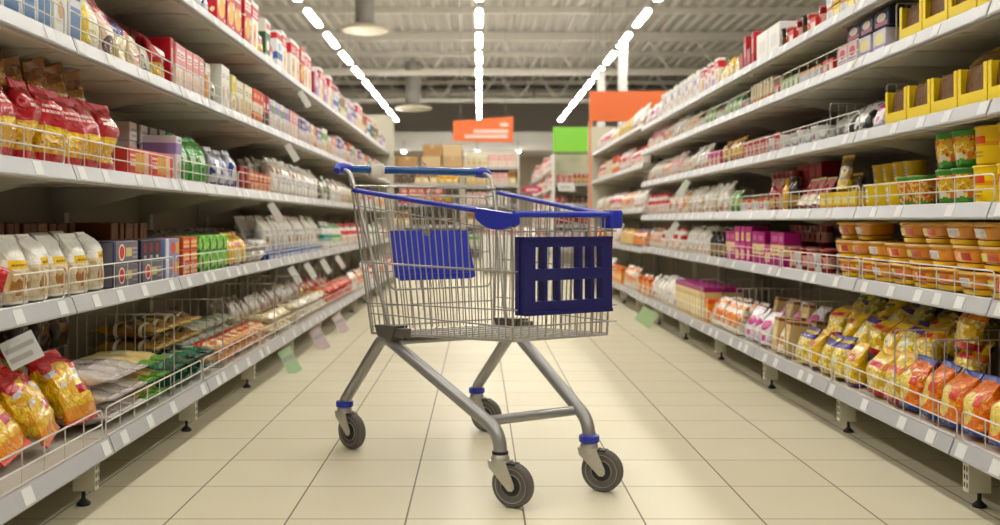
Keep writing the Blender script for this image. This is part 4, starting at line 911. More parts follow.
place_row('R', 3, 4.58, 4.70, 'bottle_dark', gap=.004)
place_row('R', 3, 4.71, 4.77, 'bottle_yellow')
place_row('R', 3, 4.79, 4.98, ['bottle_red', 'jar_red'])
place_row('R', 3, 4.6, 5.0, 'jar_red', inset=.12, layers=2)
place_row('R', 3, 5.0, 5.55, ['low_mixed_white', 'low_mixed_red', 'low_mixed_white'], rows=2)
place_row('R', 3, 5.05, 5.45, 'thin_cream', inset=.26, gap=.02)
place_row('R', 3, 5.57, 5.8, 'green_small')
place_row('R', 3, 5.82, 7.0, ['white_plain', 'white_plain', 'clear_beige'])
place_row('R', 3, 7.0, 7.7, ['orange_white', 'white_plain'])
place_row('R', 3, 7.72, 8.7, 'red_white')
# ======== right side, fifth shelf (noodle bowls)
B3 = ['bowl', 'bowl_white', 'bowl', 'bowl_red']
place_row('R', 4, 2.40, 2.72, ['white_black'], layers=2, sc=.9)
place_row('R', 4, 2.72, 4.14, B3, inset=.03, gap=.005, yaw=.05)
place_row('R', 4, 2.76, 4.14, ['bowl', 'bowl_red', 'bowl_white'], inset=.035, gap=.005, yaw=.08, dz=.079)
place_row('R', 4, 2.80, 3.50, ['bowl_white', 'bowl_white', 'bowl', 'bowl'], inset=.04, gap=.008, yaw=.08, dz=.156)
place_row('R', 4, 3.72, 4.1, ['bowl_white', 'bowl_red'], inset=.06, gap=.02, yaw=.1, dz=.156)
place_row('R', 4, 2.74, 4.14, B3, inset=.22, gap=.006, layers=2)
place_row('R', 4, 4.18, 4.7, ['jar_red', 'tub_white', 'jar_pink'], rows=2)
place_row('R', 4, 4.2, 4.7, ['jar_red'], inset=.2, layers=2)
place_row('R', 4, 4.72, 5.3, ['magenta_c', 'magenta_c', 'magenta_low'], layers=1, yaw=.12)
place_row('R', 4, 5.3, 5.62, 'magenta_low', layers=2, yaw=.1)
place_row('R', 4, 5.62, 5.92, 'magenta_c', yaw=.1)
place_row('R', 4, 4.75, 5.9, 'magenta_c', inset=.18, yaw=.1, gap=.03)
place_row('R', 4, 5.94, 6.24, ['bottle_dark', 'pot_dark'])
place_row('R', 4, 6.25, 7.1, 'white_plain', rows=2)
place_row('R', 4, 7.1, 8.0, ['red_white', 'white_plain'])
place_row('R', 4, 8.0, 8.7, 'orange_white')
# ======== right side, bottom shelf (noodles and pasta)
place_row('R', 5, 2.45, 3.27, 'orange_pasta', inset=.03, gap=.008, yaw=.18, lean=.12, roll=.08)
for n, (y, a, z, ly, yw, sc) in enumerate(((2.42, .10, .09, .95, .15, .9), (2.64, .10, .10, .85, -.2, .9), (2.82, .11, .08, .95, .2, .85), (2.52, .22, .15, .95, .1, .85), (2.76, .22, .15, .95, -.1, .85))):
    heap('R', 5, y, a, z, 'orange_pillow', f'orange pasta bag lying behind the upright ones, {ordn(n+1)} on the right bottom shelf', ly, yw, R.uniform(-.15, .15), sc)
place_row('R', 5, 3.28, 3.66, 'noodle_red', inset=.03, gap=.004, yaw=.2, lean=.1, roll=.08)
place_row('R', 5, 3.66, 4.38, ['yellow', 'noodle_purple', 'noodle_purple'], inset=.03, gap=.004, yaw=.2, lean=.1, roll=.08)
place_row('R', 5, 3.02, 3.24, ['noodle_red'], inset=.14, gap=.004, yaw=.2, dz=.09, lean=.2, layers=2, lay=.13)
place_row('R', 5, 3.28, 4.36, ['noodle_red', 'noodle_purple', 'yellow'], inset=.13, gap=.004, yaw=.25, dz=.10, lean=.35, roll=.15)
place_row('R', 5, 3.30, 4.36, ['noodle_purple', 'yellow', 'purple_dark'], inset=.20, gap=.004, yaw=.25, dz=.15, lean=.55, roll=.2)
place_row('R', 5, 3.86, 4.38, 'yellow_green', inset=.24, gap=.006, yaw=.1, dz=.14, lean=.25, roll=.1)
place_row('R', 5, 3.30, 3.85, 'purple_dark', inset=.30, gap=.006, yaw=.1, dz=.12, lean=.45, roll=.1)
place_row('R', 5, 2.5, 3.24, 'noodle_red', inset=.40, gap=.006, yaw=.1, layers=2)
place_row('R', 5, 4.46, 4.78, ['beige_box', 'cream_small'], inset=.04, rows=2, yaw=.2, lean=.15)
place_row('R', 5, 4.78, 5.22, 'magenta_white', inset=.035, yaw=.2, lean=.15, roll=.1)
place_row('R', 5, 4.5, 5.22, ['magenta_white', 'beige_box'], inset=.17, yaw=.2, dz=.06, lean=.2)
place_row('R', 5, 5.30, 5.95, 'orange_white', inset=.035, yaw=.2, lean=.1, rows=2)
place_row('R', 5, 5.97, 6.07, 'orange_box')
place_row('R', 5, 6.08, 7.0, 'cream_purple', rows=2, yaw=.02)
place_row('R', 5, 7.02, 7.9, 'white_plain', rows=2, yaw=.2)
place_row('R', 5, 7.9, 8.7, ['orange_white', 'orange_box'], rows=1)
# ======== far right unit
FAR = [['white_plain', 'yellow', 'cream_small', 'red_lilac'], ['red_white', 'red_lilac', 'orange_red', 'cream_c'], ['white_plain', 'orange_white', 'red_lilac', 'clear_beige'],
       ['orange_pasta', 'yellow', 'white_plain', 'orange_white'], ['orange_white', 'orange_box', 'white_plain', 'red_orange']]
FAR[4][3] = 'red_white'
for i in range(5): mix('F', i, 8.86, 12.7, FAR[i], (5, 8), gap=.012, sc=1.1)
# ======== hanging price flags along the rails
def flag(side, idx, y, colr, label, L=.13, w=.055, tilt=.5):
    s, F, zs = SIDES[side]; a0 = -BASE if idx == len(zs)-1 else 0
    mb = MB(); mb.box((-w/2, -.0008, -L), (w/2, .0008, 0)); 
    if w > .07: mb.box((-w/2+.006, -.0013, -L*.45), (w/2-.006, -.0009, -L*.28), 1)
    if w > .08: mb.box((-w/2+.006, -.0013, -L*.8), (w/2-.02, -.0009, -L*.62), 1)
    mb.box((-.012, -.003, -.008), (.012, .003, -.0005))
    o = mb.build('price_flag', [plain('flag '+colr, colr, .5), MT['rail']])
    o.matrix_world = Matrix.Translation((s*(F+a0-.012), y, zs[idx]-.049-w/2*math.sin(tilt))) @ Matrix.Rotation(-s*.25, 4, 'Z') @ Matrix.Rotation(s*tilt, 4, 'Y')
    tag(o, label, 'price flag')
for n, (idx, x, c) in enumerate(((3, 10, '#dfe3ec'), (2, 268, '#e9e3e4'), (1, 285, '#e6e4de'), (3, 288, '#eceae6'), (3, 304, '#eceae6'), (3, 320, '#eceae6'), (3, 335, '#eceae6'), (0, 298, '#e2e0da'))):
    flag('L', idx, YL(x), c, f'small white price flag hanging from the {SN["L", idx]}, {ordn(n+1)} of those over the goods', *((.075, .085, .45) if n == 0 else (.12, .042, .55)))
for n, (x, c, nm) in enumerate(((281, '#bfe0b6', 'pale green'), (312, '#e2cdd9', 'pale pink'), (334, '#e6d3dc', 'pinkish white'))):
    flag('L', 4, YLb(x), c, f'{nm} price flag hanging below the left bottom shelf', .15, .075)
flag('R', 2, YR(690), '#dfe8dc', 'pale price flag hanging under the right third shelf', .13, .045, .6)
flag('R', 3, YR(679), '#e6e8e0', 'pale price flag hanging under the right fourth shelf', .13, .045, .6)
for n, x in enumerate((649, 657)):
    flag('R', 5, YRb(x), '#c3dfae', f'pale green price flag under the right bottom shelf, {("farther", "nearer")[n]} of the pair', .14, .07, .6)
# ------------------------------------------------------------------ the shopping trolley (u forward, v sideways, z up)
chrome = plain('bright zinc wire', '#bab7b2', .34, .65)
tubem = plain('grey powder coated tube', '#a2a1a1', .33, .55)
zinc = plain('galvanised fork', '#d0cdc3', .33, .65, noise_amt=.15, nscale=20)
blue = plain('blue plastic', '#2233b4', .35, coat=.2)
navy = plain('dark blue plastic', '#1b1c66', .4, coat=.2)
hblue = plain('handle blue', '#0b4f94', .22, coat=.5)
dgrey = plain('dark grey plastic', '#5c5853', .5)
tyre = plain('grey rubber tyre', '#625d59', .7); tyre2 = plain('dark rubber', '#2c2a2b', .65); hubm = plain('grey wheel disc', '#a7a49f', .45)
KS = 1.018
cart = empty('shopping_trolley', (-.25*KS, 3.65*KS, CAM_H-CAM_H*KS), -PI/3); cart.scale = (KS, KS, KS)
GZ = (CAM_H*KS-CAM_H)/KS                      # height of the floor in the trolley's own measure
tag(cart, 'empty wire shopping trolley with blue handle standing in the middle of the aisle', 'shopping trolley')
def top(t, sd):  return Vector((.12+.875*t, sd*(.2994-.1214*t), .95-.095*t))
def bot(t, sd):  return Vector((.182+.798*t, sd*(.25-.0835*t), .447+.053*t))
def side_pt(t, f, sd): return top(t, sd).lerp(bot(t, sd), f)
def side_at(t, z, sd):
    a, b = top(t, sd), bot(t, sd); f = (a.z-z)/(a.z-b.z); return a.lerp(b, f)
HZ = [(.896, .81), (.696, .696), (.552, .588), (.517, .54)]
for sd in (-1, 1):
    mb = MB()
    n = 25
    for i in range(n+1):
        t = i/n
        mb.tube([side_pt(t, f, sd) for f in (0, .5, 1)], .0022, 6)
    for k, (za, zb) in enumerate(HZ):
        r = .0032 if k == 1 else .0022
        mb.tube([side_at(t, za+(zb-za)*t, sd)+Vector((0, sd*.003, 0)) for t in (0, .5, 1)], r, 6)
    mb.tube([bot(0, sd), bot(1, sd)], .004, 8)
    mb.tube([top(0, sd), bot(0, sd)], .004, 8); mb.tube([top(1, sd), bot(1, sd)], .0035, 8)
    mb.build('basket_side', chrome, cart)
    MB().tube([top(.015, sd), top(.5, sd)+Vector((0, 0, -.001)), top(1.0, sd)+Vector((0, 0, -.001))], .0085, 10).build('top_rail', blue, cart)
# front of the basket
mb = MB(); n = 12
for i in range(n+1):
    v = -1+2*i/n
    mb.tube([Vector((.995, v*.178, .855)), Vector((.98, v*.1665, .50))], .0022, 6)
for za, zb in HZ: mb.tube([Vector((.99, -.185, zb)), Vector((.99, .195, zb))], .0024, 6)
mb.tube([Vector((.98, -.1665, .5)), Vector((.98, .1665, .5))], .004, 8)
mb.build('basket_front', chrome, cart)
MB().tube([(.997, -.175, .859), (.997, .18, .859)], .0095, 10).build('front_rail', blue, cart)
# floor of the basket
mb = MB(); n = 26
for i in range(n+1):
    t = i/n; mb.tube([bot(t, -1), bot(t, 1)], .0022, 6)
for i in range(9):
    k = -1+2*i/8; mb.tube([Vector((.182, k*.25, .45)), Vector((.98, k*.1665, .503))], .0021, 6)
mb.build('basket_floor', chrome, cart)
# rear gate
mb = MB(); n = 19
for i in range(n+1):
    k = -1+2*i/n; mb.tube([Vector((.115, k*.285, .965)), Vector((.185, k*.245, .455))], .0022, 6)
for z, r in ((.965, .0034), (.935, .003), (.80, .0024), (.66, .0024), (.54, .0024), (.47, .003)):
    f = (.965-z)/.51; mb.tube([Vector((.115+.07*f-.003, -.287+.04*f, z)), Vector((.115+.07*f-.003, .287-.04*f, z))], r, 6)
mb.build('rear_gate', chrome, cart)
# folded child seat with its blue flap
mb = MB()
loop = rounded([(.15, -.24, .93), (.15, .24, .93), (.235, .205, .60), (.235, -.205, .60)], .03, 4, True)
mb.tube(loop, .0036, 8, True)
for i in range(1, 10):
    k = -1+2*i/10; mb.tube([Vector((.153, k*.235, .93)), Vector((.232, k*.205, .60))], .0021, 6)
for f in (.25, .62): mb.tube([Vector((.15+.085*f, -.238+.03*f, .93-.33*f)), Vector((.15+.085*f, .238-.03*f, .93-.33*f))], .0022, 6)
mb.build('child_seat', chrome, cart)
mb = MB()
def fl(v, z, e): f = (.93-z)/.33; return (.175+.085*f+e, v-.032, z)
outl = [(-.158, .806), (-.03, .806), (-.026, .788), (.0, .785), (.004, .806), (.148, .806), (.155, .70), (.16, .64), (.14, .632), (-.14, .632), (-.158, .645)]
vs = [fl(v, z, -.004) for v, z in outl] + [fl(v, z, .004) for v, z in outl]; k = len(outl)
mb.add(vs, [tuple(range(k))[::-1], tuple(range(k, 2*k))] + [(i, (i+1) % k, k+(i+1) % k, k+i) for i in range(k)])
for z in (.65, .67): mb.tube([fl(-.15, z, .004), fl(.15, z, .004)], .0035, 6)
mb.build('seat_flap', blue, cart)
# handle with end caps, coin lock, bag hooks
h = MB().tube([(.014, -.27, 1.03), (.014, .27, 1.03)], .0155, 14).build('handle', hblue, cart)
for sd in (-1, 1):
    c = MB()
    c.tube([(.014, sd*.262, 1.03), (.014, sd*.285, 1.031), (.018, sd*.31, 1.029), (.03, sd*.322, 1.02)], [.018, .0215, .021, .012], 12)
    c.build('end_cap', blue, h)
mb = MB().rings([[(.014+x, -.159+y, z) for x, y in srect(a, b, 3.5, 20)] for a, b, z in ((.042, .05, 1.0), (.05, .055, 1.01), (.052, .056, 1.04), (.046, .05, 1.05))])
mb.build('coin_lock', plain('ivory plastic', '#ebe6da', .4), h)
for z, u in ((1.035, .02), (.925, .11)):
    pts = [(u, .026-.034, z-.04), (u, .026-.024, z-.02), (u, .026-.026, z), (u, .026-.014, z+.022), (u, .026, z+.03), (u, .026+.014, z+.022), (u, .026+.026, z), (u, .026+.024, z-.02), (u, .026+.034, z-.04)]
    MB().tube(pts, .0028, 7).build('bag_hook', chrome, cart)
# bent tubes that carry the basket and handle
for sd in (-1, 1):
    pth = rounded([(.014, sd*.292, 1.028), (.085, sd*.292, 1.015), (.13, sd*.286, .93), (.30, sd*.232, .455)], .03, 5)
    MB().tube(pth, .0075, 10).build('side_tube', chrome, cart)
    MB().tube(rounded([(.06, sd*.285, 1.0), (.075, sd*.285, .965), (.13, sd*.285, .962)], .012), .004, 8).build('gate_hinge', chrome, cart)
# chassis: one bent tube each side, cross bar, brackets
V0, V1 = .2785, .16
def vv(u): return V0+(V1-V0)*u/.9
for sd in (-1, 1):
    pts = [(0, sd*vv(0), .165), (0, sd*vv(0), .185), (.30, sd*vv(.30), .428), (.325, sd*vv(.325), .432), (.84, sd*vv(.84), .232), (.9, sd*vv(.9), .20), (.9, sd*vv(.9), .165)]
    ub = .268 if sd < 0 else .345
    pth = [Vector(pts[0])] + arc(pts[0], pts[1], pts[2], .02, 4) + arc(pts[1], (ub, sd*vv(ub), .447), (.897, sd*vv(.9), .226), .05, 8) + arc((ub, sd*vv(ub), .447), (.897, sd*vv(.9), .226), pts[6], .052, 8) + [Vector(pts[6])]
    MB().tube(pth, .0205, 14).build('chassis_tube', tubem, cart)
    b = MB()
    b.hexa([(.255, sd*vv(.3)-.022, .446), (.36, sd*vv(.3)-.022, .440), (.36, sd*vv(.3)+.022, .440), (.255, sd*vv(.3)+.022, .446)],
           [(.235, sd*vv(.3)-.024, .482), (.40, sd*vv(.3)-.024, .492), (.40, sd*vv(.3)+.024, .492), (.235, sd*vv(.3)+.024, .482)])
    b.box((.36, sd*vv(.3)-.016, .455), (.44, sd*vv(.3)+.016, .485))
    b.build('chassis_bracket', dgrey, cart)
MB().tube([(.825, -vv(.825), .245), (.825, vv(.825), .245)], .0155, 12).build('cross_bar', tubem, cart)
MB().tube([(.31, -vv(.31), .428), (.31, vv(.31), .428)], .011, 12).build('cross_bar', tubem, cart)
MB().box((.30, -.2, .440), (.36, .2, .447)).build('support_strip', dgrey, cart)
# corner bumpers at the front
mb = MB(); sd = -1
def half(sd, u0, u1, depth):
    m = MB(); K = 14; out = []
    for i in range(K+1):
        f = i/K; u = u0+(u1-u0)*f
        p = Vector((u, sd*(.2994-.1214*(u-.12)/.875), .95-.095*(u-.12)/.875))
        out.append((p, depth*math.sin(PI*min(1, max(0, .06+.88*f)))**.45))
    vs = []
    for p, dz in out:
        for (dv, z) in ((.014, .007), (.014, -dz), (-.012, -dz), (-.012, .007)):
            vs.append((p.x, p.y+sd*dv, p.z+z))
    fs = [(0, 1, 2, 3), tuple(4*K+i for i in (3, 2, 1, 0))]
    for i in range(K):
        for j in range(4): fs.append((4*i+j, 4*i+(j+1) % 4, 4*i+4+(j+1) % 4, 4*i+4+j))
    return m.add(vs, fs)
half(-1, .845, 1.012, .046).build('corner_bumper', blue, cart)
mb = MB().rings([[(.985+x, .182+y, z) for x, y in srect(a, b, 4, 20)] for a, b, z in ((.05, .045, .818), (.056, .05, .824), (.056, .05, .866), (.05, .044, .872))])
mb.build('corner_bumper', blue, cart)
# dark blue advert frame on the front
mb = MB(); u0, u1 = 1.0, 1.022; z0, z1 = .573, .795; W = .154
zs = [z0, z0+.042, z0+.042+.07, z0+.042+.07+.042, z1-.032, z1]
zs = [z0]+[z1-(z1-z0)*f for f in (.826, .558, .41, .132)]+[z1]
cols = [-W]+[-W+2*W*f for f in (.12, .215, .25, .375, .40, .615, .65, .745, .785, .885)]+[W]
for a, b in ((zs[0], zs[1]), (zs[2], zs[3]), (zs[4], zs[5])): mb.box((u0, -W, a), (u1, W, b))
for a, b in ((zs[1], zs[2]), (zs[3], zs[4])):
    for i in range(0, len(cols)-1, 2): mb.box((u0-.008, cols[i], a), (u1, cols[i+1], b))
for s_ in (-1, 1): mb.box((u0-.022, s_*W-.004, z0), (u0, s_*W+.004, z1))
mb.box((u1, -W, z0), (u1+.004, W, z0+.010)); mb.box((u1, -W, z1-.008), (u1+.004, W, z1))
mb.build('advert_frame', navy, cart)
# castors
def castor(u, v, ang, collar):
    R0 = .064; zc = R0+GZ
    st = empty('castor', (u, v, 0)); st.parent = cart
    st.rotation_euler = (0, 0, ang+PI/3)       # ang = direction the wheel trails, in the world
    f = MB().lathe([(.02, .128), (.027, .131), (.028, .152), (.024, .160), (.018, .168)], 18)
    for s_ in (-1, 1):
        y0, y1 = sorted((s_*.0195, s_*.0225))
        f.prism([(-.030, .142), (.030, .142), (.036, .128), (.056, zc+.006), (.056, zc-.006), (.049, zc-.014), (.037, zc-.014), (.029, zc-.006), (-.026, .125)], 'y', y0, y1)
    f.prism([(-.030, .146), (.030, .146), (.030, .140), (-.030, .140)], 'y', -.0225, .0225)
    f.build('fork', zinc, st)
    w = MB().lathe([(.034, -.013), (.048, -.0165), (.059, -.0165), (R0, -.010), (R0, .010), (.059, .0165), (.048, .0165), (.034, .013)], 28, (.042, 0, zc), 'y', caps=(False, False))
    w = w.build('wheel', tyre, st)
    d = MB().lathe([(.010, -.014), (.031, -.0140), (.033, -.0105), (.038, -.0105), (.050, -.0176), (.050, .0176), (.038, .0105), (.033, .0105), (.031, .0140), (.010, .014)], 28, (.042, 0, zc), 'y')
    d.build('wheel_disc', hubm, st)
    MB().lathe([(.010, -.0155), (.030, -.0148), (.030, .0148), (.010, .0155)], 24, (.042, 0, zc), 'y').build('hub', tyre2, st)
    MB().lathe([(.006, -.025), (.008, -.022), (.008, .022), (.006, .025)], 12, (.042, 0, zc), 'y').build('axle_bolt', zinc, st)
    MB().box((.024, -.016, .136), (.056, .016, .142)).build('brake_tab', MT['black'], st)
    if collar: MB().lathe([(.018, .160), (.031, .163), (.032, .172), (.031, .182), (.018, .186)], 20).build('collar', blue, st)
    else: MB().lathe([(.018, .163), (.024, .164), (.024, .171), (.018, .173)], 20).build('collar', MT['black'], st)
castor(0, -V0, math.radians(-44), True); castor(0, V0, math.radians(-28), True)
castor(.9, -V1, math.radians(-30), False); castor(.9, V1, math.radians(-24), True)
# ------------------------------------------------------------------ beyond the aisle
def front_unit(name, x0, x1, y, zs, depth, tall, mat, label, cat):
    """a free-standing shelf unit facing the camera"""
    o = empty(name, ((x0+x1)/2, y, 0)); w = (x1-x0)/2
    MB().box((-w, depth, .02), (w, depth+.03, tall)).build('back_panel', MT['cream'], o)
    for s_ in (-1, 1): MB().box((s_*w-.025 if s_ > 0 else -w, -.0, 0), (s_*w if s_ > 0 else -w+.025, depth, tall)).build('side_panel', mat, o)
    for z in zs:
        sh = MB().box((-w+.026, .0, z-.035), (w-.026, depth-.002, z)).build('shelf', MT['shelf'], o)
        MB().hexa([(-w+.026, -.012, z-.05), (w-.026, -.012, z-.05), (w-.026, -.001, z-.05), (-w+.026, -.001, z-.05)], [(-w+.026, -.008, z), (w-.026, -.008, z), (w-.026, -.001, z), (-w+.026, -.001, z)]).build('price_rail', MT['rail'], sh)
    return tag(o, label, cat)
def stock(x0, x1, y, z, keys, where, sc=1.0, inset=.04, gap=.012, layers=1, runs=(3, 5)):
    x = x0; k = 0; n = 0
    while x < x1:
        key = keys[k % len(keys)]
        for q in range(R.randint(*runs)):
            v = VAR[key]; w = v['w']*sc
            if x+w > x1: x = x1+1; break
            for l in range(layers):
                ck = (v['look'], v['noun'], where, l); COUNT[ck] = COUNT.get(ck, 0)+1
                M = Matrix.Translation((x+w/2, y+inset+v['d']*sc/2, z+.002+l*(v['h']*sc+.003))) @ Matrix.Rotation(R.uniform(-.06, .06), 4, 'Z') @ Matrix.Scale(sc, 4)
                up = '' if layers == 1 else (', lower' if l == 0 else ', upper')
                put(key, M, f"{v['look']} {v['noun']}{up}, {ordn(COUNT[ck])} from left, {where}", f"{v['look']} {v['noun']}s on the {where}")
            x += w+gap
        k += 1
green = plain('lime green sign', '#8bdc4a', .45); orange = plain('orange sign', '#f5793f', .45)
# lime headed end unit
front_unit('end_display', 1.32, 2.02, 17.0, (.35, .78, 1.15, 1.52), .45, 2.05, MT['white'], 'shelf unit at the aisle end under a lime green header', 'shelving')
for z, ks in ((.35, ['cereal_lilac', 'cereal_blue']), (.78, ['dark_red_low', 'jar_red', 'red_black']), (1.15, ['jar_red', 'pot_dark', 'bottle_red', 'jar_red']), (1.52, ['jar_pink', 'bottle_red', 'tub_white', 'jar_pink'])):
    stock(1.36, 1.99, 17.0, z, ks, {.35: 'lowest', .78: 'second lowest', 1.15: 'second highest', 1.52: 'highest'}[z] + ' shelf under the lime header', 1.25, runs=(2, 4))
o = MB().box((1.31, 16.96, 2.06), (2.03, 17.0, 2.50)).build('header_sign', green); tag(o, 'plain lime green header sign on top of the end unit', 'sign')
MB().box((1.315, 17.0, 2.06), (1.345, 17.03, 2.50)).build('bracket', MT['grey'], o)
for n, z in enumerate((1.50, 1.13)):
    o = MB().box((1.40, 16.98, z-.13), (1.70, 16.9905, z+.02)).build('price_card', MT['ticket']); MB().box((1.44, 16.978, z-.08), (1.62, 16.98, z-.04)).build('printed_line', MT['rail'], o)
    tag(o, ('upper white price card', 'lower white price card')[n] + ' on the unit under the lime header', 'price card')
# orange headed end unit
front_unit('end_display', 1.68, 2.9, 14.3, (.3, .75, 1.2, 1.65, 2.05), .45, 2.25, MT['cream'], 'tall shelf unit at the aisle end under an orange header', 'shelving')
for z in (.3, .75, 1.2, 1.65):
    stock(1.73, 2.85, 14.3, z, ['cream_c', 'orange_red', 'yellow_c', 'white_orange', 'cereal_brown'], {.3: 'lowest', .75: 'second', 1.2: 'third', 1.65: 'fourth'}[z] + ' shelf under the orange header', 1.4, runs=(2, 3))
o = MB().box((1.64, 14.2, 2.32), (2.92, 14.26, 2.76)).build('header_sign', orange); tag(o, 'plain orange header board over the end shelf unit', 'sign')
MB().box((1.69, 14.26, 2.2), (1.75, 14.29, 2.7)).build('bracket', MT['grey'], o)
o = MB().box((1.63, 14.16, 0), (1.675, 14.28, 2.315)).build('trim_panel', plain('orange trim', '#e8875c', .5)); tag(o, 'narrow orange upright panel at the edge of the end unit', 'panel')
MB().box((1.635, 14.155, .9), (1.67, 14.16, 1.0)).build('badge', plain('violet badge', '#54408c', .5), o)
# hanging orange sign: a board that is taller at one end, with an emblem and two printed lines
X0, X1, Y = -.46, .59, 16.0
def sx(px): return (px-VX)*Y/FPX
def sz(py): return CAM_H+(VY-py)*Y/FPX
zt0, zt1, zb0, zb1 = sz(121), sz(116.5), sz(141), sz(142.5)
mb = MB().hexa([(X0+.03, 15.98, zb0), (X1-.02, 15.98, zb1), (X1-.02, 16.02, zb1), (X0+.03, 16.02, zb0)], [(X0+.03, 15.98, zt0), (X1-.02, 15.98, zt1), (X1-.02, 16.02, zt1), (X0+.03, 16.02, zt0)])
o = mb.build('hanging_sign', orange)
tag(o, 'orange slanted hanging sign with two white printed lines above the trolley', 'sign')
paint = plain('white sign paint', '#f6ece6', .5)
def printed(xa, xb, zc, hh, nm):
    m = MB(); x = xa
    while x < xb:
        w = R.uniform(.022, .034)
        m.box((x, 15.974, zc-hh), (min(x+w, xb), 15.981, zc+hh)); x += w+.008
    return m.build(nm, paint, o)
printed(sx(474), sx(508), sz(131.5), .030, 'printed_line'); printed(sx(465), sx(508), sz(136.5), .030, 'printed_line')
m = MB()
for k in range(3): m.lathe([(.028, -.004), (.028, .004)], 12, (sx(501.5)+k*.045, 15.977, sz(124.8)+(.012 if k == 1 else 0)), 'y')
m.box((sx(500.5), 15.974, sz(126.5)), (sx(507.8), 15.981, sz(125.2)))
m.build('emblem', paint, o)
mb = MB()
for x in (X0+.15, X1-.15): mb.tube([(x, 16, zt0), (x, 16, DECK)], .004, 5)
mb.build('hanging_wire', MT['grey'], o)
# unit across the end of the hall with cardboard cases on top
front_unit('shelf_unit', -2.2, -.36, 20.0, (.3, .75, 1.2, 1.62), .6, 1.95, MT['cream'], 'wide cream shelf unit facing the aisle, brown cases on its top', 'shelving')
MB().box((-2.17, 20.0, 1.91), (-.39, 20.6, 1.949)).build('top_board', MT['cream'], bpy.data.objects[[x.name for x in COL.objects if x.name.startswith('shelf_unit')][-1]])
case_mats = [plain('case card a', '#c9a57a', .8, noise_amt=.1), plain('case card b', '#b98f60', .8, noise_amt=.1), plain('case card c', '#d8bb90', .8, noise_amt=.1)]
tape = plain('packing tape', '#cdb78e', .3)
n = 0
for l, (z, xs) in enumerate(((1.952, (-1.95, -1.5, -1.0, -.55)), (2.195, (-.98, -.56)), (.755, ()))):
    for x in xs:
        w = .40; h = .24
        o = carton_shape(w, .4, h, .004).build('cardboard_case', case_mats[n % 3]); o.location = (x, 20.3, z)
        MB().box((-.03, -.202, h*.7), (.03, -.2, h+.001)).build('tape', tape, o)
        n += 1; tag(o, f'brown cardboard case on the wide cream unit, {ordn(n if l == 0 else n-4)} from left in {("its lower layer", "its upper layer")[l]}', 'cardboard box', 'cardboard cases on the cream unit')
W4 = {.3: 'lowest shelf of the wide unit', .75: 'second shelf of the wide unit', 1.2: 'third shelf of the wide unit', 1.62: 'fourth shelf of the wide unit'}
stock(-2.15, -.4, 20.0, 1.2, ['dark_brown', 'cereal_red', 'kraft_gold', 'cereal_blue', 'white_plain'], W4[1.2], 1.15)
stock(-2.15, -.4, 20.0, .75, ['cereal_brown', 'dark_brown', 'cereal_blue', 'orange_box'], W4[.75], 1.3)
stock(-2.15, -.4, 20.0, .3, ['cereal_white', 'orange_pasta', 'green_w', 'cereal_green'], W4[.3], 1.3)
stock(-2.15, -.4, 20.0, 1.62, ['dark_brown', 'cereal_brown', 'yellow', 'beige_box'], W4[1.62], 1.15, layers=1)
# rack between two white posts
front_unit('goods_rack', -.33, .86, 20.6, (.3, .75, 1.2, 1.62, 2.0), .6, 2.38, MT['white'], 'cream rack with white side posts below the hanging orange sign', 'shelving')
W5 = ' shelf of the rack under the sign'
for z, nm, ks in ((.3, 'lowest', ['green_w', 'green_tea', 'green_w']), (.75, 'second', ['cereal_brown', 'pink_white', 'cream_c']), (1.2, 'third', ['pink_white', 'white_plain', 'dark_red_low']), (1.62, 'fourth', ['beige_box', 'pink_white', 'cereal_brown']), (2.0, 'fifth', ['cream_c', 'pink_white'])):
    stock(-.28, .82, 20.6, z, ks, nm + W5, 1.35)
# shelving of the next aisle seen at a slant, with a magenta oval board
so = empty('slanted_shelving', (1.62, 21.5, 0)); tag(so, 'shelving run of the next aisle seen at a slant beside the lime unit', 'shelving')
MB().box((.5, 0, .02), (.54, 9, 2.3)).build('back_panel', MT['cream'], so)
for z in (.2, .7, 1.15, 1.6, 2.05): MB().box((0, 0, z-.04), (.498, 9, z)).build('shelf', MT['white'], so)
nm5 = {.2: 'lowest', .7: 'second', 1.15: 'third', 1.6: 'fourth', 2.05: 'fifth'}
for z in nm5:
    y = 21.55; k = 0; keys = ['red_lilac', 'cereal_white', 'pink_white', 'cereal_lilac', 'red_white', 'cream_c']
    while y < 30.3:
        key = keys[(k//3 + int(z*7)) % 6]; v = VAR[key]; w = v['w']*1.35; k += 1
        ck = (v['look'], v['noun'], 'slant', z); COUNT[ck] = COUNT.get(ck, 0)+1
        put(key, Matrix.Translation((1.66+v['d']*.675, y+w/2, z+.002)) @ Matrix.Rotation(-PI/2, 4, 'Z') @ Matrix.Scale(1.35, 4),
            f"{v['look']} {v['noun']}, {ordn(COUNT[ck])} from near end, {nm5[z]} shelf of the slanted run", f"{v['look']} {v['noun']}s on the slanted run")
        y += w+.03
o = MB().rings([[(1.15+x, 20.9+yy, 1.52+z) for x, z in srect(.46, .15, 2.6, 24)] for yy in (0, .03)], smooth=False).build('oval_sign', plain('magenta board', '#d6336f', .45))
MB().tube([(1.15, 20.93, .02), (1.15, 20.93, 1.5)], .02, 8).build('pole', MT['grey'], o)
MB().lathe([(.16, 0), (.16, .02)], 20, (1.15, 20.93, 0)).build('base', MT['grey'], o)
MB().box((1.02, 20.893, 1.5), (1.28, 20.899, 1.54)).build('printed_line', paint, o)
tag(o, 'small magenta oval board on a stand beside the slanted shelves', 'sign')
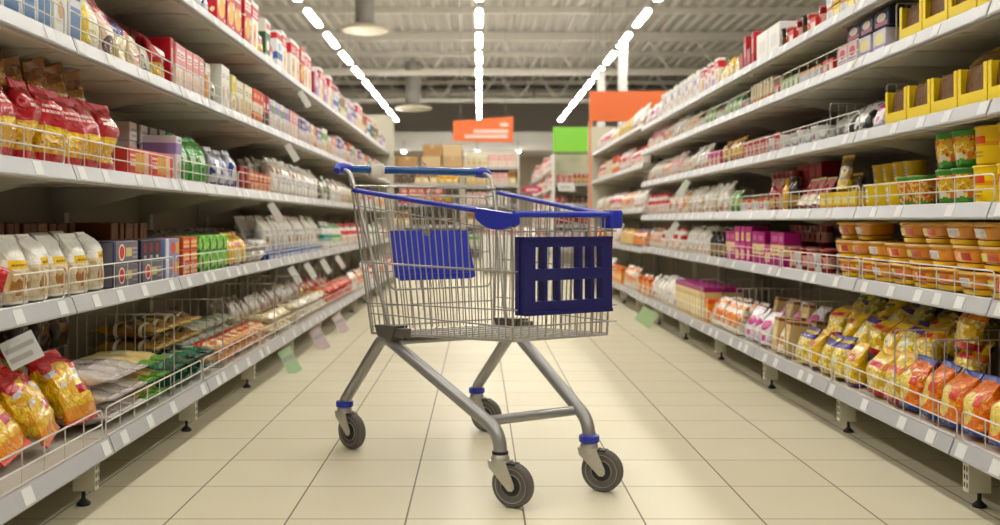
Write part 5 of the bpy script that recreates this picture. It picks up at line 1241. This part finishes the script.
# low white bin with pink and cream goods seen through the trolley's wires
def bin_(x0, x1, y, label, keys, where):
    w = (x1-x0)/2
    b = empty('sale_bin', ((x0+x1)/2, y, 0))
    MB().box((-w, 0, .05), (w, .02, .62)).build('front_panel', MT['white'], b); MB().box((-w, .6, .05), (w, .62, .62)).build('back_panel', MT['white'], b)
    for s_ in (-1, 1): MB().box((min(s_*w, s_*(w-.02)), .02, .05), (max(s_*w, s_*(w-.02)), .6, .62)).build('side_panel', MT['white'], b)
    MB().box((-w+.02, .02, .40), (w-.02, .6, .42)).build('shelf', MT['cream'], b)
    for sx_ in (-1, 1):
        for yy in (.03, .56): MB().box((sx_*(w-.05)-.02, yy, 0), (sx_*(w-.05)+.02, yy+.03, .05)).build('foot', MT['grey'], b)
    tag(b, label, 'display bin')
    stock(x0+.05, x1-.05, y, .42, keys, where, 1.5, .05); stock(x0+.05, x1-.05, y, .42, keys[::-1], where + ', behind', 1.6, .28)
bin_(.05, .98, 15.2, 'white sale bin of pink and cream packs seen through the trolley wires', ['pink_white', 'white_plain', 'red_lilac'], 'sale bin')
# lamps in the far soffit
for n, x in enumerate((-2.6, -.07, 1.35, 3.85)):
    o = MB().lathe([(.09, .02), (.09, -.02), (.07, -.03)], 16, (x, 33.2, 3.28)).build('spot_lamp', MT['white'])
    MB().lathe([(.07, -.03), (.07, -.05), (.04, -.08)], 16, (x, 33.2, 3.28)).build('bulb', LM, o)
    MB().tube([(x, 33.2, 3.30), (x, 33.2, 3.6), (x, 33.52, 3.6)], .012, 6).build('arm', MT['grey'], o)
    tag(o, f'round white spot lamp by the white fascia, {ordn(n+1)} along from the wide cream unit side', 'lamp')

# ------------------------------------------------------------------ camera, world and exposure
cam = bpy.data.cameras.new('camera'); co = link('camera', cam, None, (0, 0, CAM_H), (PI/2, 0, 0))
cam.sensor_width = 36; cam.lens = 36*FPX/1000; cam.shift_x = (500-VX)/1000; cam.shift_y = -(262.5-VY)/1000
cam.clip_end = 200; cam.clip_start = .05
cam.dof.use_dof = True; cam.dof.focus_distance = 2.95; cam.dof.aperture_fstop = 2.7
SC.camera = co
w = bpy.data.worlds.new('World'); SC.world = w; w.use_nodes = True
w.node_tree.nodes['Background'].inputs[0].default_value = lin('#f4efe6'); w.node_tree.nodes['Background'].inputs[1].default_value = .3
SC.view_settings.view_transform = 'Standard'; SC.view_settings.look = 'None'; SC.view_settings.gamma = 1; SC.view_settings.use_curve_mapping = False
SC.view_settings.exposure = 0.36
SC.cycles.max_bounces = 8; SC.cycles.diffuse_bounces = 3; SC.cycles.use_denoising = True
SC.cycles.sample_clamp_indirect = 8
